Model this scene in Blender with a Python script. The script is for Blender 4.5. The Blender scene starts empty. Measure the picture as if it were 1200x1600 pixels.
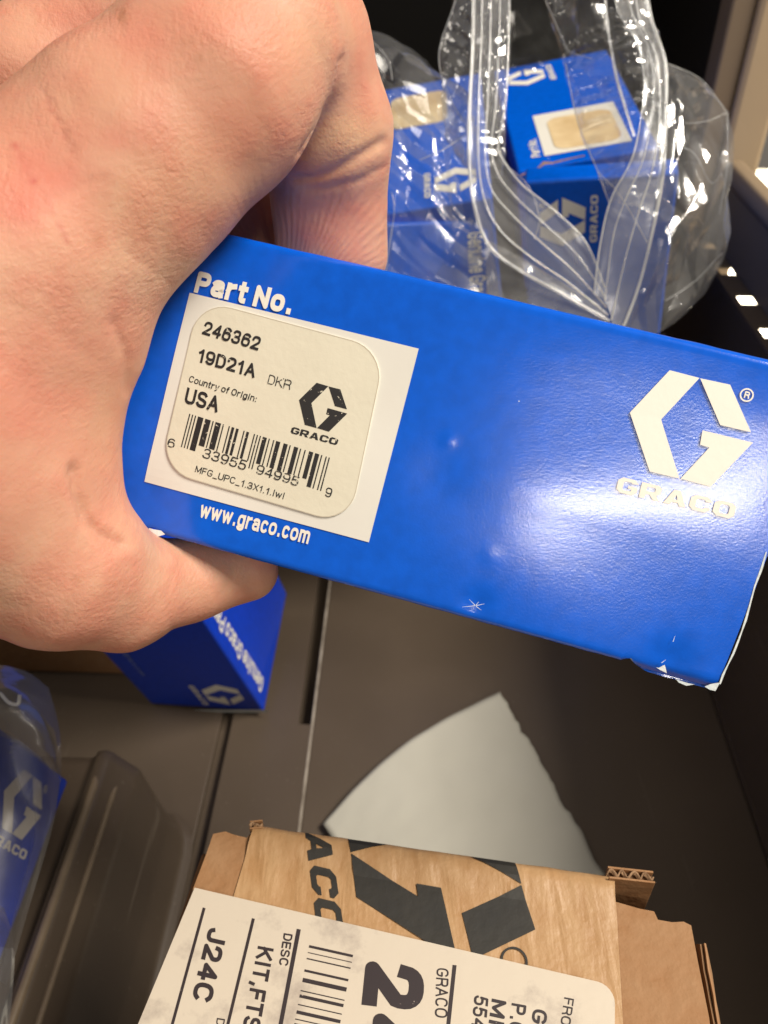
import bpy, bmesh, math, random
import numpy as np
from mathutils import Vector, noise, geometry
random.seed(4); np.random.seed(4)
S = bpy.context.scene
COL = S.collection
U = 0.01                                  # all lengths in the code are centimetres
# ------------------------------------------------------------------ camera
FPX = 1300.0; PITCH = math.radians(38.8); CH = 28.5
cp, sp = math.cos(PITCH), math.sin(PITCH)
RV = np.array([1, 0, 0.]); DV = np.array([0, -sp, -cp]); WV = np.array([0, cp, -sp]); CV = np.array([0, 0, CH])
cam = bpy.data.cameras.new('camera'); cob = bpy.data.objects.new('camera', cam); COL.objects.link(cob)
cam.sensor_fit = 'VERTICAL'; cam.sensor_height = 24; cam.lens = 24 * FPX / 1600
cob.location = (0, 0, CH * U); cob.rotation_euler = (math.radians(90) - PITCH, 0, 0)
cam.clip_start = 0.005; cam.clip_end = 50
cam.dof.use_dof = True; cam.dof.focus_distance = 0.138; cam.dof.aperture_fstop = 18
S.camera = cob
S.render.resolution_x = 768; S.render.resolution_y = 1024
S.view_settings.view_transform = 'Standard'; S.view_settings.look = 'None'
S.view_settings.exposure = 0; S.view_settings.gamma = 1
try:
    S.cycles.transparent_max_bounces = 24; S.cycles.max_bounces = 8
except Exception: pass
# ------------------------------------------------------------------ light (indoor: ceiling panels, plus two added fill lamps)
w = bpy.data.worlds.new('World'); S.world = w; w.use_nodes = True
bg = w.node_tree.nodes['Background']; bg.inputs[0].default_value = (1.0, .88, .74, 1); bg.inputs[1].default_value = 0.165
def area(name, loc, target, sx, sy, power, col=(1, .92, .80), spread=180):
    l = bpy.data.lights.new(name, 'AREA'); l.shape = 'RECTANGLE'; l.size = sx * U; l.size_y = sy * U
    l.energy = power; l.color = col
    o = bpy.data.objects.new(name, l); COL.objects.link(o)
    l.spread = math.radians(spread)
    o.location = Vector(loc) * U
    o.rotation_euler = (Vector(target) - Vector(loc)).to_track_quat('-Z', 'Y').to_euler()
    return o
area('ceiling_panel_overhead', (88, 2, 138), (0, 14, 14), 60, 40, 39)
area('ceiling_panel_behind', (11.5, -56.6, 72), (4, 11, 22), 27, 4.5, 2.0)
area('added_fill_left', (-100, 20, 140), (6, 22, 12), 60, 40, 3)  # unseen fill lamp, added to lift the dark right drawer wall
area('added_room_fill', (105, 215, 170), (105, 216, -60), 90, 90, 120, spread=50)  # unseen lamp, added to brighten the floor outside the drawer

# ------------------------------------------------------------------ helpers
def at(u, v, t):                          # point seen at photo pixel (u, v), t cm in front of the lens
    return CV + t * ((u - 600) / FPX * RV + (v - 800) / FPX * DV + WV)
def at_z(u, v, z):
    d = at(u, v, 1) - CV
    return CV + (z - CH) / d[2] * d
def at_y(u, v, y):
    d = at(u, v, 1) - CV
    return CV + y / d[1] * d
def tag(o, label, cat, group=None, kind=None):
    if label: o['label'] = label
    if cat: o['category'] = cat
    if group: o['group'] = group
    if kind: o['kind'] = kind
    return o
BASE = {}
def thing(name, loc, label, cat, group=None):
    o = bpy.data.objects.new(name, None); COL.objects.link(o); o.location = Vector([float(c) for c in loc]) * U
    o.empty_display_size = .01
    BASE[o] = np.array(loc, float); tag(o, label, cat, group); return o
def link(name, me, mat, parent=None, base=None, smooth=False):
    me.materials.append(mat)
    if smooth:
        me.polygons.foreach_set('use_smooth', [True] * len(me.polygons))
    o = bpy.data.objects.new(name, me); COL.objects.link(o)
    if parent is not None:
        o.parent = parent; BASE[o] = BASE[parent]
    elif base is not None:
        o.location = Vector([float(c) for c in base]) * U; BASE[o] = np.array(base, float)
    return o
def mesh(name, verts, faces, mat, parent=None, base=None, smooth=False):
    b = BASE[parent] if parent is not None else (np.array(base, float) if base is not None else np.zeros(3))
    v = (np.asarray(verts, float).reshape(-1, 3) - b) * U
    me = bpy.data.meshes.new(name); me.from_pydata(v.tolist(), [], [tuple(int(i) for i in f) for f in faces]); me.update()
    return link(name, me, mat, parent, base, smooth)
def bm_obj(name, bm, mat, parent=None, base=None, smooth=False):     # bm in world cm
    b = BASE[parent] if parent is not None else (np.array(base, float) if base is not None else np.zeros(3))
    for v in bm.verts: v.co = (v.co - Vector([float(c) for c in b])) * U
    bmesh.ops.recalc_face_normals(bm, faces=bm.faces)
    me = bpy.data.meshes.new(name); bm.to_mesh(me); bm.free()
    return link(name, me, mat, parent, base, smooth)
class Frame:
    """a flat face in space: origin O, axes X, Y in the face, N out of it"""
    def __init__(s, O, X, Y, N=None):
        s.O = np.array(O, float); s.X = np.array(X, float); s.Y = np.array(Y, float)
        s.N = np.cross(s.X, s.Y) if N is None else np.array(N, float)
    def at(s, a, b, h=0): return s.O + a * s.X + b * s.Y + h * s.N
    def px(s, u, v):
        d = at(u, v, 1) - CV; t = ((s.O - CV) @ s.N) / (d @ s.N); p = CV + t * d - s.O
        return np.array([p @ s.X, p @ s.Y])
def hexahedron(f, a0, a1, b0, b1, h0, h1, bevel=0, seg=2):
    bm = bmesh.new()
    vs = [bm.verts.new(Vector(f.at(a, b, h))) for h in (h0, h1) for b in (b0, b1) for a in (a0, a1)]
    for q in ((0, 1, 3, 2), (4, 6, 7, 5), (0, 4, 5, 1), (2, 3, 7, 6), (0, 2, 6, 4), (1, 5, 7, 3)):
        bm.faces.new([vs[i] for i in q])
    bmesh.ops.recalc_face_normals(bm, faces=bm.faces)
    if bevel: bmesh.ops.bevel(bm, geom=bm.edges[:], offset=bevel, segments=seg, affect='EDGES', profile=.5)
    return bm
# ---- flat print: polygons in face coordinates
def tess(loops):
    L = [[Vector((p[0], p[1], 0)) for p in lp] for lp in loops]
    tri = geometry.tessellate_polygon(L); pts = [(p[0], p[1]) for lp in loops for p in lp]
    return pts, [tuple(t) for t in tri]
def clip_half(poly, n, c):                # keep n.p <= c
    out = []
    for i in range(len(poly)):
        p, q = np.array(poly[i]), np.array(poly[(i + 1) % len(poly)])
        dp, dq = p @ n - c, q @ n - c
        if dp <= 0: out.append(p)
        if (dp < 0 < dq) or (dq < 0 < dp): out.append(p + (q - p) * dp / (dp - dq))
    return out
def print_mesh(name, groups, f, h, mat, parent, fn=None):
    vs, fs = [], []
    for loops in groups:
        p, t = tess(loops); k = len(vs)
        vs += [f.at(a, b, h + (fn(a, b) if fn else 0)) for a, b in p]; fs += [tuple(i + k for i in q) for q in t]
    # turn faces to look along N
    out = []
    for q in fs:
        A, B, Cc = (vs[i] for i in q)
        nn = np.cross(B - A, Cc - A)
        if abs(nn).max() < 1e-12: continue
        out.append(q if nn @ f.N > 0 else q[::-1])
    return mesh(name, vs, out, mat, parent)
def arc(cx, cy, rx, ry, a0, a1, n=None, sq=.8):
    n = n or max(4, int(abs(a1 - a0) / 15)); out = []
    for i in range(n + 1):
        t = math.radians(a0 + (a1 - a0) * i / n); c, q = math.cos(t), math.sin(t)
        out.append((cx + rx * math.copysign(abs(c) ** sq, c), cy + ry * math.copysign(abs(q) ** sq, q)))
    return out
# letters as pen strokes in a unit box: (width, [strokes]); lower case lives in 0..XH
XH = .74
def low(st): return [[(x, y * XH) for x, y in q] for q in st]
GL = {
 '0': (.56, [arc(.5, .5, .5, .5, 0, 360)]), '1': (.36, [[(.1, .74), (.35, .8), (.75, 1), (.75, 0)]]),
 '2': (.56, [arc(.5, .71, .48, .29, 175, -25) + [(0, 0), (1, 0)]]),
 '3': (.56, [arc(.47, .755, .43, .245, 160, -90) + [(.35, .51)], [(.4, .51)] + arc(.48, .255, .5, .255, 90, -165)]),
 '4': (.58, [[(.76, 0), (.76, 1), (0, .28), (1, .28)]]), '5': (.56, [[(.92, 1), (.16, 1), (.06, .5)] + arc(.48, .31, .5, .31, 130, -160)]),
 '6': (.56, [arc(.5, .31, .5, .31, 0, 360), arc(.52, .5, .52, .5, 45, 180) + [(0, .31)]]), '9': (.56, [arc(.5, .69, .5, .31, 0, 360), arc(.48, .5, .52, .5, 225, 360) + [(1, .69)]]),
 'A': (.66, [[(0, 0), (.5, 1), (1, 0)], [(.19, .33), (.81, .33)]]), 'C': (.64, [arc(.5, .5, .5, .5, 38, 322)]),
 'D': (.62, [[(.02, 0), (.02, 1), (.4, 1)] + arc(.45, .5, .55, .5, 80, -80) + [(.4, 0), (.02, 0)]]), 'E': (.54, [[(1, 1), (0, 1), (0, 0), (1, 0)], [(0, .52), (.9, .52)]]),
 'F': (.52, [[(1, 1), (0, 1), (0, 0)], [(0, .5), (.85, .5)]]), 'G': (.66, [arc(.5, .5, .5, .5, 38, 330) + [(1, .45), (.55, .45)]]),
 'H': (.62, [[(0, 0), (0, 1)], [(1, 0), (1, 1)], [(0, .52), (1, .52)]]), 'I': (.16, [[(.5, 0), (.5, 1)]]), 'J': (.5, [[(1, 1), (1, .3)] + arc(.5, .28, .5, .28, 0, -170)]),
 'K': (.64, [[(0, 0), (0, 1)], [(1, 1), (0, .38)], [(.35, .58), (1, 0)]]), 'M': (.76, [[(0, 0), (0, 1), (.5, .1), (1, 1), (1, 0)]]), 'N': (.62, [[(0, 0), (0, 1), (1, 0), (1, 1)]]),
 'O': (.68, [arc(.5, .5, .5, .5, 0, 360)]), 'P': (.58, [[(0, 0), (0, 1), (.55, 1)] + arc(.6, .73, .4, .27, 80, -80) + [(.55, .46), (0, .46)]]),
 'R': (.62, [[(0, 0), (0, 1), (.55, 1)] + arc(.6, .74, .4, .26, 80, -80) + [(.55, .48), (0, .48)], [(.55, .48), (.85, .4), (.95, .2), (1, 0)]]),
 'S': (.6, [arc(.5, .75, .46, .25, 25, 180) + [(.1, .6), (.3, .53), (.7, .47), (.94, .38)] + arc(.5, .26, .5, .26, 20, -160)]),
 'T': (.58, [[(0, 1), (1, 1)], [(.5, 1), (.5, 0)]]), 'U': (.62, [[(0, 1), (0, .35)] + arc(.5, .32, .5, .32, 180, 360) + [(1, .35), (1, 1)]]),
 'X': (.6, [[(0, 0), (1, 1)], [(0, 1), (1, 0)]]), 'Y': (.6, [[(0, 1), (.5, .45), (1, 1)], [(.5, .45), (.5, 0)]]),
 '_': (.5, [[(0, -.12), (1, -.12)]]), '.': (.15, [[(.5, -.0), (.5, .03)]]), ',': (.15, [[(.6, .05), (.3, -.16)]]), ':': (.15, [[(.5, 0), (.5, .03)], [(.5, .6), (.5, .63)]]),
 'a': (.5, [arc(.5, .8, .45, .2, 160, 0, sq=.9) + [(.95, .2), (1, 0)], [(.95, .5), (.6, .55)] + arc(.45, .28, .45, .28, 100, 300) + [(.95, .25)]]),
 'c': (.48, low([arc(.5, .5, .5, .5, 45, 315)])), 'e': (.52, low([[(0, .52), (1, .52)] + arc(.5, .5, .5, .5, 5, 315)])),
 'f': (.32, [[(.35, 0), (.35, .8)] + arc(.8, .82, .45, .18, 180, 80), [(0, .68), (.9, .68)]]),
 'g': (.52, low([arc(.47, .5, .47, .5, 0, 360), [(.97, 1), (.97, -.05)] + arc(.5, -.08, .47, .27, 0, -160)])),
 'i': (.15, [[(.5, 0), (.5, .74)], [(.5, .96), (.5, 1.0)]]), 'l': (.15, [[(.5, 0), (.5, 1)]]),
 'm': (.8, low([[(0, 0), (0, 1)], [(0, .7)] + arc(.25, .7, .25, .3, 140, 0) + [(.5, 0)], [(.5, .7)] + arc(.75, .7, .25, .3, 140, 0) + [(1, 0)]])),
 'n': (.5, low([[(0, 0), (0, 1)], [(0, .65)] + arc(.5, .65, .5, .35, 150, 0) + [(1, 0)]])), 'o': (.54, low([arc(.5, .5, .5, .5, 0, 360)])),
 'r': (.32, low([[(0, 0), (0, 1)], [(.02, .6), (.3, .9), (1, .98)]])), 's': (.46, low([arc(.5, .76, .45, .24, 25, 180) + [(.2, .58), (.8, .42)] + arc(.5, .26, .5, .26, 20, -160)])),
 't': (.3, [[(.4, .98), (.4, .2)] + arc(.8, .16, .4, .16, 180, 280), [(0, .72), (1, .72)]]), 'u': (.5, low([[(0, 1), (0, .35)] + arc(.5, .32, .5, .32, 180, 340) + [(1, .3)], [(1, 1), (1, 0)]])),
 'w': (.78, low([[(0, 1), (.24, 0), (.5, .95), (.76, 0), (1, 1)]])), 'y': (.5, low([[(0, 1), (.5, 0)], [(1, 1), (.4, -.22), (.12, -.3)]]))}
GL['a'] = (.5, low(GL['a'][1]))
def ribbon(pts, wd, cut=.0):
    """stroke of width wd with mitred corners"""
    q = [np.array(pts[0], float)]
    for p in pts[1:]:
        if np.linalg.norm(np.array(p) - q[-1]) > 1e-4: q.append(np.array(p, float))
    closed = len(q) > 4 and np.linalg.norm(q[0] - q[-1]) < 1e-3
    if closed: q = q[:-1]
    n = len(q); L, R_ = [], []
    for i in range(n):
        a = q[i - 1] if (i > 0 or closed) else None; b = q[(i + 1) % n] if (i < n - 1 or closed) else None
        d0 = (q[i] - a) / np.linalg.norm(q[i] - a) if a is not None else None
        d1 = (b - q[i]) / np.linalg.norm(b - q[i]) if b is not None else None
        e = q[i]
        if d0 is None: t = d1; k = 1; e = q[i] - d1 * wd * .5 * cut[0]
        elif d1 is None: t = d0; k = 1; e = q[i] + d0 * wd * .5 * cut[1]
        else:
            t = d0 + d1; t = t / (np.linalg.norm(t) + 1e-9); k = min(1.6, 1 / max(.3, t @ d1))
        nn = np.array([-t[1], t[0]]) * wd * .5 * k; L.append(e + nn); R_.append(e - nn)
    fs = [(i, n + i, n + (i + 1) % n, (i + 1) % n) for i in range(n if closed else n - 1)]
    return L + R_, fs
def stroke_text(s_, wt):
    """returns vertices (x, y, layer) and faces; capitals are 1 high"""
    vs, fs = [], []; x = 0; lay = 0; gap = .16
    for c in s_:
        if c == ' ': x += .3; continue
        W_, st = GL[c]
        for q in st:
            pts = [(x + wt / 2 + p[0] * (W_), wt / 2 + p[1] * (1 - wt)) for p in q]
            runs, cur = [], [pts[0]]
            for a_, b_, c_ in zip(pts[:-2], pts[1:-1], pts[2:]):
                cur.append(b_); u_ = np.subtract(b_, a_); v_ = np.subtract(c_, b_)
                if (u_ @ v_) < .62 * np.linalg.norm(u_) * np.linalg.norm(v_): runs.append(cur); cur = [b_]
            runs.append(cur + [pts[-1]])
            for r_ in runs:
                if sum(np.linalg.norm(np.subtract(p, q_)) for p, q_ in zip(r_[1:], r_[:-1])) < 1e-4: continue
                if r_ is not runs[0]:
                    k = len(vs); vs += [(r_[0][0] + wt / 2 * math.cos(i * .39270), r_[0][1] + wt / 2 * math.sin(i * .39270), lay) for i in range(16)]
                    fs.append(tuple(range(k, k + 16))); lay += 1
                v, f = ribbon(r_, wt, (r_ is runs[0], r_ is runs[-1])); k = len(vs)
                vs += [(p[0], p[1], lay) for p in v]; fs += [tuple(i + k for i in t) for t in f]; lay += 1
        x += W_ + wt + gap - .05
    return np.array(vs), fs
def text(name, s_, f, p0, p1, pt, mat, parent, h, weight=.15, px=True):
    """baseline from p0 to p1, pt = top of a capital above p0 (photo pixels or face coordinates)"""
    v, fc = stroke_text(s_, weight); x0, x1 = v[:, 0].min(), v[:, 0].max()
    if px: p0, p1, pt = f.px(*p0), f.px(*p1), f.px(*pt)
    p0, p1, pt = np.array(p0), np.array(p1), np.array(pt)
    ex = (p1 - p0) / (x1 - x0); ey = (pt - p0)
    q = p0 + (v[:, :1] - x0) * ex + v[:, 1:2] * ey
    vs = [f.at(a, b, h + .0006 * (l_ % 9)) for (a, b), l_ in zip(q, v[:, 2])]
    out = []
    for t in fc:
        A, B, Cc = vs[t[0]], vs[t[1]], vs[t[2]]
        if np.linalg.norm(np.cross(B - A, Cc - A)) < 1e-12: Cc = vs[t[3]]
        out.append(t if np.cross(B - A, Cc - A) @ f.N > 0 else t[::-1])
    return mesh(name, vs, out, mat, parent)

# ------------------------------------------------------------------ materials
def nt(name):
    m = bpy.data.materials.new(name); m.use_nodes = True
    n = m.node_tree.nodes; l = m.node_tree.links; return m, n, l, n['Principled BSDF']
def mat(name, col, rough=.5, bump=0, bscale=200, dist=.0005, var=0, vscale=40, col2=None, spec=.5, coat=0, detail=4, metal=0, rvar=0):
    m, n, l, p = nt(name)
    p.inputs['Base Color'].default_value = (*col, 1); p.inputs['Roughness'].default_value = rough
    p.inputs['Specular IOR Level'].default_value = spec; p.inputs['Coat Weight'].default_value = coat
    p.inputs['Coat Roughness'].default_value = .25; p.inputs['Metallic'].default_value = metal
    tc = n.new('ShaderNodeTexCoord')
    if bump:
        t = n.new('ShaderNodeTexNoise'); t.inputs['Scale'].default_value = bscale; t.inputs['Detail'].default_value = detail
        b = n.new('ShaderNodeBump'); b.inputs['Strength'].default_value = bump; b.inputs['Distance'].default_value = dist
        l.new(tc.outputs['Object'], t.inputs['Vector']); l.new(t.outputs['Fac'], b.inputs['Height']); l.new(b.outputs['Normal'], p.inputs['Normal'])
    if var:
        t = n.new('ShaderNodeTexNoise'); t.inputs['Scale'].default_value = vscale; t.inputs['Detail'].default_value = 5
        r = n.new('ShaderNodeValToRGB'); r.color_ramp.elements[0].position = .5 - .5 * (1.05 - var) ; r.color_ramp.elements[1].position = .5 + .5 * (1.05 - var)
        r.color_ramp.elements[0].color = (*(col2 or [c * .6 for c in col]), 1); r.color_ramp.elements[1].color = (*col, 1)
        l.new(tc.outputs['Object'], t.inputs['Vector']); l.new(t.outputs['Fac'], r.inputs[0]); l.new(r.outputs[0], p.inputs['Base Color'])
        if rvar:
            mr = n.new('ShaderNodeMapRange'); mr.inputs['To Min'].default_value = rough - rvar; mr.inputs['To Max'].default_value = rough + rvar
            l.new(t.outputs['Fac'], mr.inputs['Value']); l.new(mr.outputs[0], p.inputs['Roughness'])
    return m
def ink(name, col, paper, worn=.5, scale=900):
    m, n, l, p = nt(name); p.inputs['Roughness'].default_value = .55
    tc = n.new('ShaderNodeTexCoord'); t = n.new('ShaderNodeTexNoise'); t.inputs['Scale'].default_value = scale; t.inputs['Detail'].default_value = 3
    r = n.new('ShaderNodeValToRGB'); r.color_ramp.elements[0].position = worn; r.color_ramp.elements[1].position = worn + .05
    r.color_ramp.elements[0].color = (*col, 1); r.color_ramp.elements[1].color = (*paper, 1)
    l.new(tc.outputs['Object'], t.inputs['Vector']); l.new(t.outputs['Fac'], r.inputs[0]); l.new(r.outputs[0], p.inputs['Base Color'])
    return m
def blue_card(name, col, rough=.165, spec=.62):
    m, n, l, p = nt(name)
    p.inputs['Roughness'].default_value = rough; p.inputs['Specular IOR Level'].default_value = spec
    tc = n.new('ShaderNodeTexCoord')
    t = n.new('ShaderNodeTexNoise'); t.inputs['Scale'].default_value = 2600; t.inputs['Detail'].default_value = 2
    t2 = n.new('ShaderNodeTexNoise'); t2.inputs['Scale'].default_value = 420; t2.inputs['Detail'].default_value = 3
    t3 = n.new('ShaderNodeTexNoise'); t3.inputs['Scale'].default_value = 30; t3.inputs['Detail'].default_value = 1
    a = n.new('ShaderNodeMath'); a.operation = 'MULTIPLY_ADD'; a.inputs[1].default_value = .8
    a2 = n.new('ShaderNodeMath'); a2.operation = 'MULTIPLY_ADD'; a2.inputs[1].default_value = 1.2
    b = n.new('ShaderNodeBump'); b.inputs['Strength'].default_value = .21; b.inputs['Distance'].default_value = .00005
    for q in (t, t2, t3): l.new(tc.outputs['Object'], q.inputs['Vector'])
    l.new(t2.outputs['Fac'], a.inputs[0]); l.new(t.outputs['Fac'], a.inputs[2]); l.new(t3.outputs['Fac'], a2.inputs[0]); l.new(a.outputs[0], a2.inputs[2])
    l.new(a2.outputs[0], b.inputs['Height']); l.new(b.outputs['Normal'], p.inputs['Normal'])
    # faint mottling of the print and a few tiny white specks of wear
    r = n.new('ShaderNodeValToRGB'); r.color_ramp.elements[0].position = .3; r.color_ramp.elements[1].position = .7
    r.color_ramp.elements[0].color = (*[c * .9 for c in col], 1); r.color_ramp.elements[1].color = (*[min(1, c * 1.06) for c in col], 1)
    l.new(t2.outputs['Fac'], r.inputs[0])
    v = n.new('ShaderNodeTexVoronoi'); v.inputs['Scale'].default_value = 95; v.inputs['Randomness'].default_value = 1
    l.new(tc.outputs['Object'], v.inputs['Vector'])
    lt = n.new('ShaderNodeMath'); lt.operation = 'LESS_THAN'; lt.inputs[1].default_value = .022
    l.new(v.outputs['Distance'], lt.inputs[0])
    mx = n.new('ShaderNodeMix'); mx.data_type = 'RGBA'; mx.inputs[7].default_value = (.55, .6, .7, 1)
    l.new(lt.outputs[0], mx.inputs[0]); l.new(r.outputs[0], mx.inputs[6]); l.new(mx.outputs[2], p.inputs['Base Color'])
    return m
def film(name, haze, tint=(.93, .94, .95), rough=.12, hazecol=(.72, .72, .70)):
    m, n, l, p = nt(name); n.remove(p); out = n['Material Output']
    tr = n.new('ShaderNodeBsdfTransparent'); tr.inputs[0].default_value = (*tint, 1)
    gl = n.new('ShaderNodeBsdfGlossy'); gl.inputs['Roughness'].default_value = rough; gl.inputs[0].default_value = (1, 1, 1, 1)
    df = n.new('ShaderNodeBsdfDiffuse'); df.inputs[0].default_value = (*hazecol, 1)
    tl = n.new('ShaderNodeBsdfTranslucent'); tl.inputs[0].default_value = (*hazecol, 1)
    tc = n.new('ShaderNodeTexCoord'); no = n.new('ShaderNodeTexNoise'); no.inputs['Scale'].default_value = 55; no.inputs['Detail'].default_value = 4; no.inputs['Distortion'].default_value = .8
    b = n.new('ShaderNodeBump'); b.inputs['Strength'].default_value = .15; b.inputs['Distance'].default_value = .002
    l.new(tc.outputs['Object'], no.inputs['Vector']); l.new(no.outputs['Fac'], b.inputs['Height'])
    for q in (gl, df): l.new(b.outputs['Normal'], q.inputs['Normal'])
    fr = n.new('ShaderNodeFresnel'); fr.inputs[0].default_value = 1.5; l.new(b.outputs['Normal'], fr.inputs['Normal'])
    f2 = n.new('ShaderNodeMath'); f2.operation = 'MULTIPLY'; f2.inputs[1].default_value = 1.0; l.new(fr.outputs[0], f2.inputs[0]); f3 = n.new('ShaderNodeMath'); f3.operation = 'MINIMUM'; f3.inputs[1].default_value = .25; l.new(f2.outputs[0], f3.inputs[0])
    mr = n.new('ShaderNodeMapRange'); mr.inputs['From Min'].default_value = .3; mr.inputs['From Max'].default_value = .75
    mr.inputs['To Min'].default_value = haze * .5; mr.inputs['To Max'].default_value = haze * 1.5; l.new(no.outputs['Fac'], mr.inputs['Value'])
    md = n.new('ShaderNodeMixShader'); md.inputs[0].default_value = .5; l.new(df.outputs[0], md.inputs[1]); l.new(tl.outputs[0], md.inputs[2])
    m1 = n.new('ShaderNodeMixShader'); l.new(mr.outputs[0], m1.inputs[0]); l.new(tr.outputs[0], m1.inputs[1]); l.new(md.outputs[0], m1.inputs[2])
    m2 = n.new('ShaderNodeMixShader'); l.new(f3.outputs[0], m2.inputs[0]); l.new(m1.outputs[0], m2.inputs[1]); l.new(gl.outputs[0], m2.inputs[2])
    l.new(m2.outputs[0], out.inputs['Surface'])
    return m
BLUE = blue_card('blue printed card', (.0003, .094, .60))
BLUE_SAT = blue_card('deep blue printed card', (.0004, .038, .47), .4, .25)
WHITE = mat('white print', (.76, .735, .66), .42, bump=.5, bscale=700, dist=.00008, spec=.5)
PAPERW = mat('white label field', (.70, .685, .635), .42, bump=.3, bscale=600, dist=.00005, var=.3, vscale=60, col2=(.65, .63, .575))
STICK = mat('cream paper sticker', (.68, .645, .525), .65, bump=.6, bscale=800, dist=.00008, var=.3, vscale=120, col2=(.62, .585, .47))
STICK_OLD = mat('yellowed sticker', (.72, .58, .36), .6, var=.5, vscale=90, col2=(.45, .30, .14))
INK = ink('thermal print', (.012, .011, .012), (.6, .56, .45), .66, 1900)
INK_FINE = ink('dotted thermal print', (.02, .02, .02), (.66, .62, .5), .60, 2600)
INKC = ink('black label print', (.022, .014, .016), (.45, .38, .33), .74, 900)
TAPEINK = mat('black tape print', (.011, .0105, .009), .6, bump=.4, bscale=500, dist=.0002, var=.3, vscale=150, col2=(.022, .019, .014))
CARDEDGE = mat('torn white card edge', (.74, .74, .72), .8, bump=.6, bscale=900, dist=.0003, var=.4, vscale=300, col2=(.5, .58, .62))
KRAFT = mat('kraft corrugated board', (.295, .162, .075), .75, bump=.9, bscale=420, dist=.0004, var=.55, vscale=210, col2=(.26, .125, .048))
KRAFTD = mat('dark kraft board', (.24, .135, .062), .8, bump=.4, bscale=300, dist=.0003, var=.4, vscale=60, col2=(.18, .09, .04))
KRAFTE = mat('cut board edge', (.36, .22, .12), .9, bump=.8, bscale=900, dist=.0005, var=.6, vscale=700, col2=(.11, .055, .025))
def tape_mat():
    m, n, l, p = nt('paper packing tape'); p.inputs['Roughness'].default_value = .5
    tc = n.new('ShaderNodeTexCoord'); mp = n.new('ShaderNodeMapping'); mp.inputs['Scale'].default_value = (330, 130, 130); mp.inputs['Rotation'].default_value = (0, 0, .15)
    t = n.new('ShaderNodeTexNoise'); t.inputs['Scale'].default_value = 1; t.inputs['Detail'].default_value = 5
    l.new(tc.outputs['Object'], mp.inputs[0]); l.new(mp.outputs[0], t.inputs['Vector'])
    r = n.new('ShaderNodeValToRGB'); r.color_ramp.elements[0].position = .32; r.color_ramp.elements[1].position = .68
    r.color_ramp.elements[0].color = (.335, .185, .078, 1); r.color_ramp.elements[1].color = (.40, .245, .12, 1)
    l.new(t.outputs['Fac'], r.inputs[0]); l.new(r.outputs[0], p.inputs['Base Color'])
    t2 = n.new('ShaderNodeTexNoise'); t2.inputs['Scale'].default_value = 330; t2.inputs['Detail'].default_value = 4; l.new(tc.outputs['Object'], t2.inputs['Vector'])
    m3 = n.new('ShaderNodeMapping'); m3.inputs['Scale'].default_value = (190, 30, 30); m3.inputs['Rotation'].default_value = (0, 0, .12); l.new(tc.outputs['Object'], m3.inputs[0])
    t3 = n.new('ShaderNodeTexNoise'); t3.inputs['Scale'].default_value = 1; t3.inputs['Detail'].default_value = 3; t3.inputs['Distortion'].default_value = .5; l.new(m3.outputs[0], t3.inputs['Vector'])
    a0 = n.new('ShaderNodeMath'); a0.operation = 'MULTIPLY_ADD'; a0.inputs[1].default_value = 2.2; l.new(t3.outputs['Fac'], a0.inputs[0]); l.new(t.outputs['Fac'], a0.inputs[2])
    a = n.new('ShaderNodeMath'); a.operation = 'ADD'; l.new(a0.outputs[0], a.inputs[0]); l.new(t2.outputs['Fac'], a.inputs[1])
    b = n.new('ShaderNodeBump'); b.inputs['Strength'].default_value = .7; b.inputs['Distance'].default_value = .0004
    l.new(a.outputs[0], b.inputs['Height']); l.new(b.outputs['Normal'], p.inputs['Normal']); return m
TAPE = tape_mat()
def ship_label_mat():
    m, n, l, p = nt('smudged white shipping label'); p.inputs['Roughness'].default_value = .5
    tc = n.new('ShaderNodeTexCoord')
    t = n.new('ShaderNodeTexNoise'); t.inputs['Scale'].default_value = 70; t.inputs['Detail'].default_value = 7; t.inputs['Roughness'].default_value = .65
    l.new(tc.outputs['Object'], t.inputs['Vector'])
    r = n.new('ShaderNodeValToRGB'); r.color_ramp.elements[0].position = .26; r.color_ramp.elements[1].position = .44
    r.color_ramp.elements[0].color = (.30, .25, .215, 1); r.color_ramp.elements[1].color = (.52, .455, .37, 1)
    l.new(t.outputs['Fac'], r.inputs[0]); l.new(r.outputs[0], p.inputs['Base Color'])
    t2 = n.new('ShaderNodeTexNoise'); t2.inputs['Scale'].default_value = 160; t2.inputs['Detail'].default_value = 3; l.new(tc.outputs['Object'], t2.inputs['Vector'])
    b = n.new('ShaderNodeBump'); b.inputs['Strength'].default_value = .3; b.inputs['Distance'].default_value = .0004
    l.new(t2.outputs['Fac'], b.inputs['Height']); l.new(b.outputs['Normal'], p.inputs['Normal']); return m
SHIP = ship_label_mat()
BROWN = mat('brown enamelled steel', (.090, .067, .048), .38, bump=.2, bscale=260, dist=.00015, var=.3, vscale=25, col2=(.073, .054, .038), rvar=.06)
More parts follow.
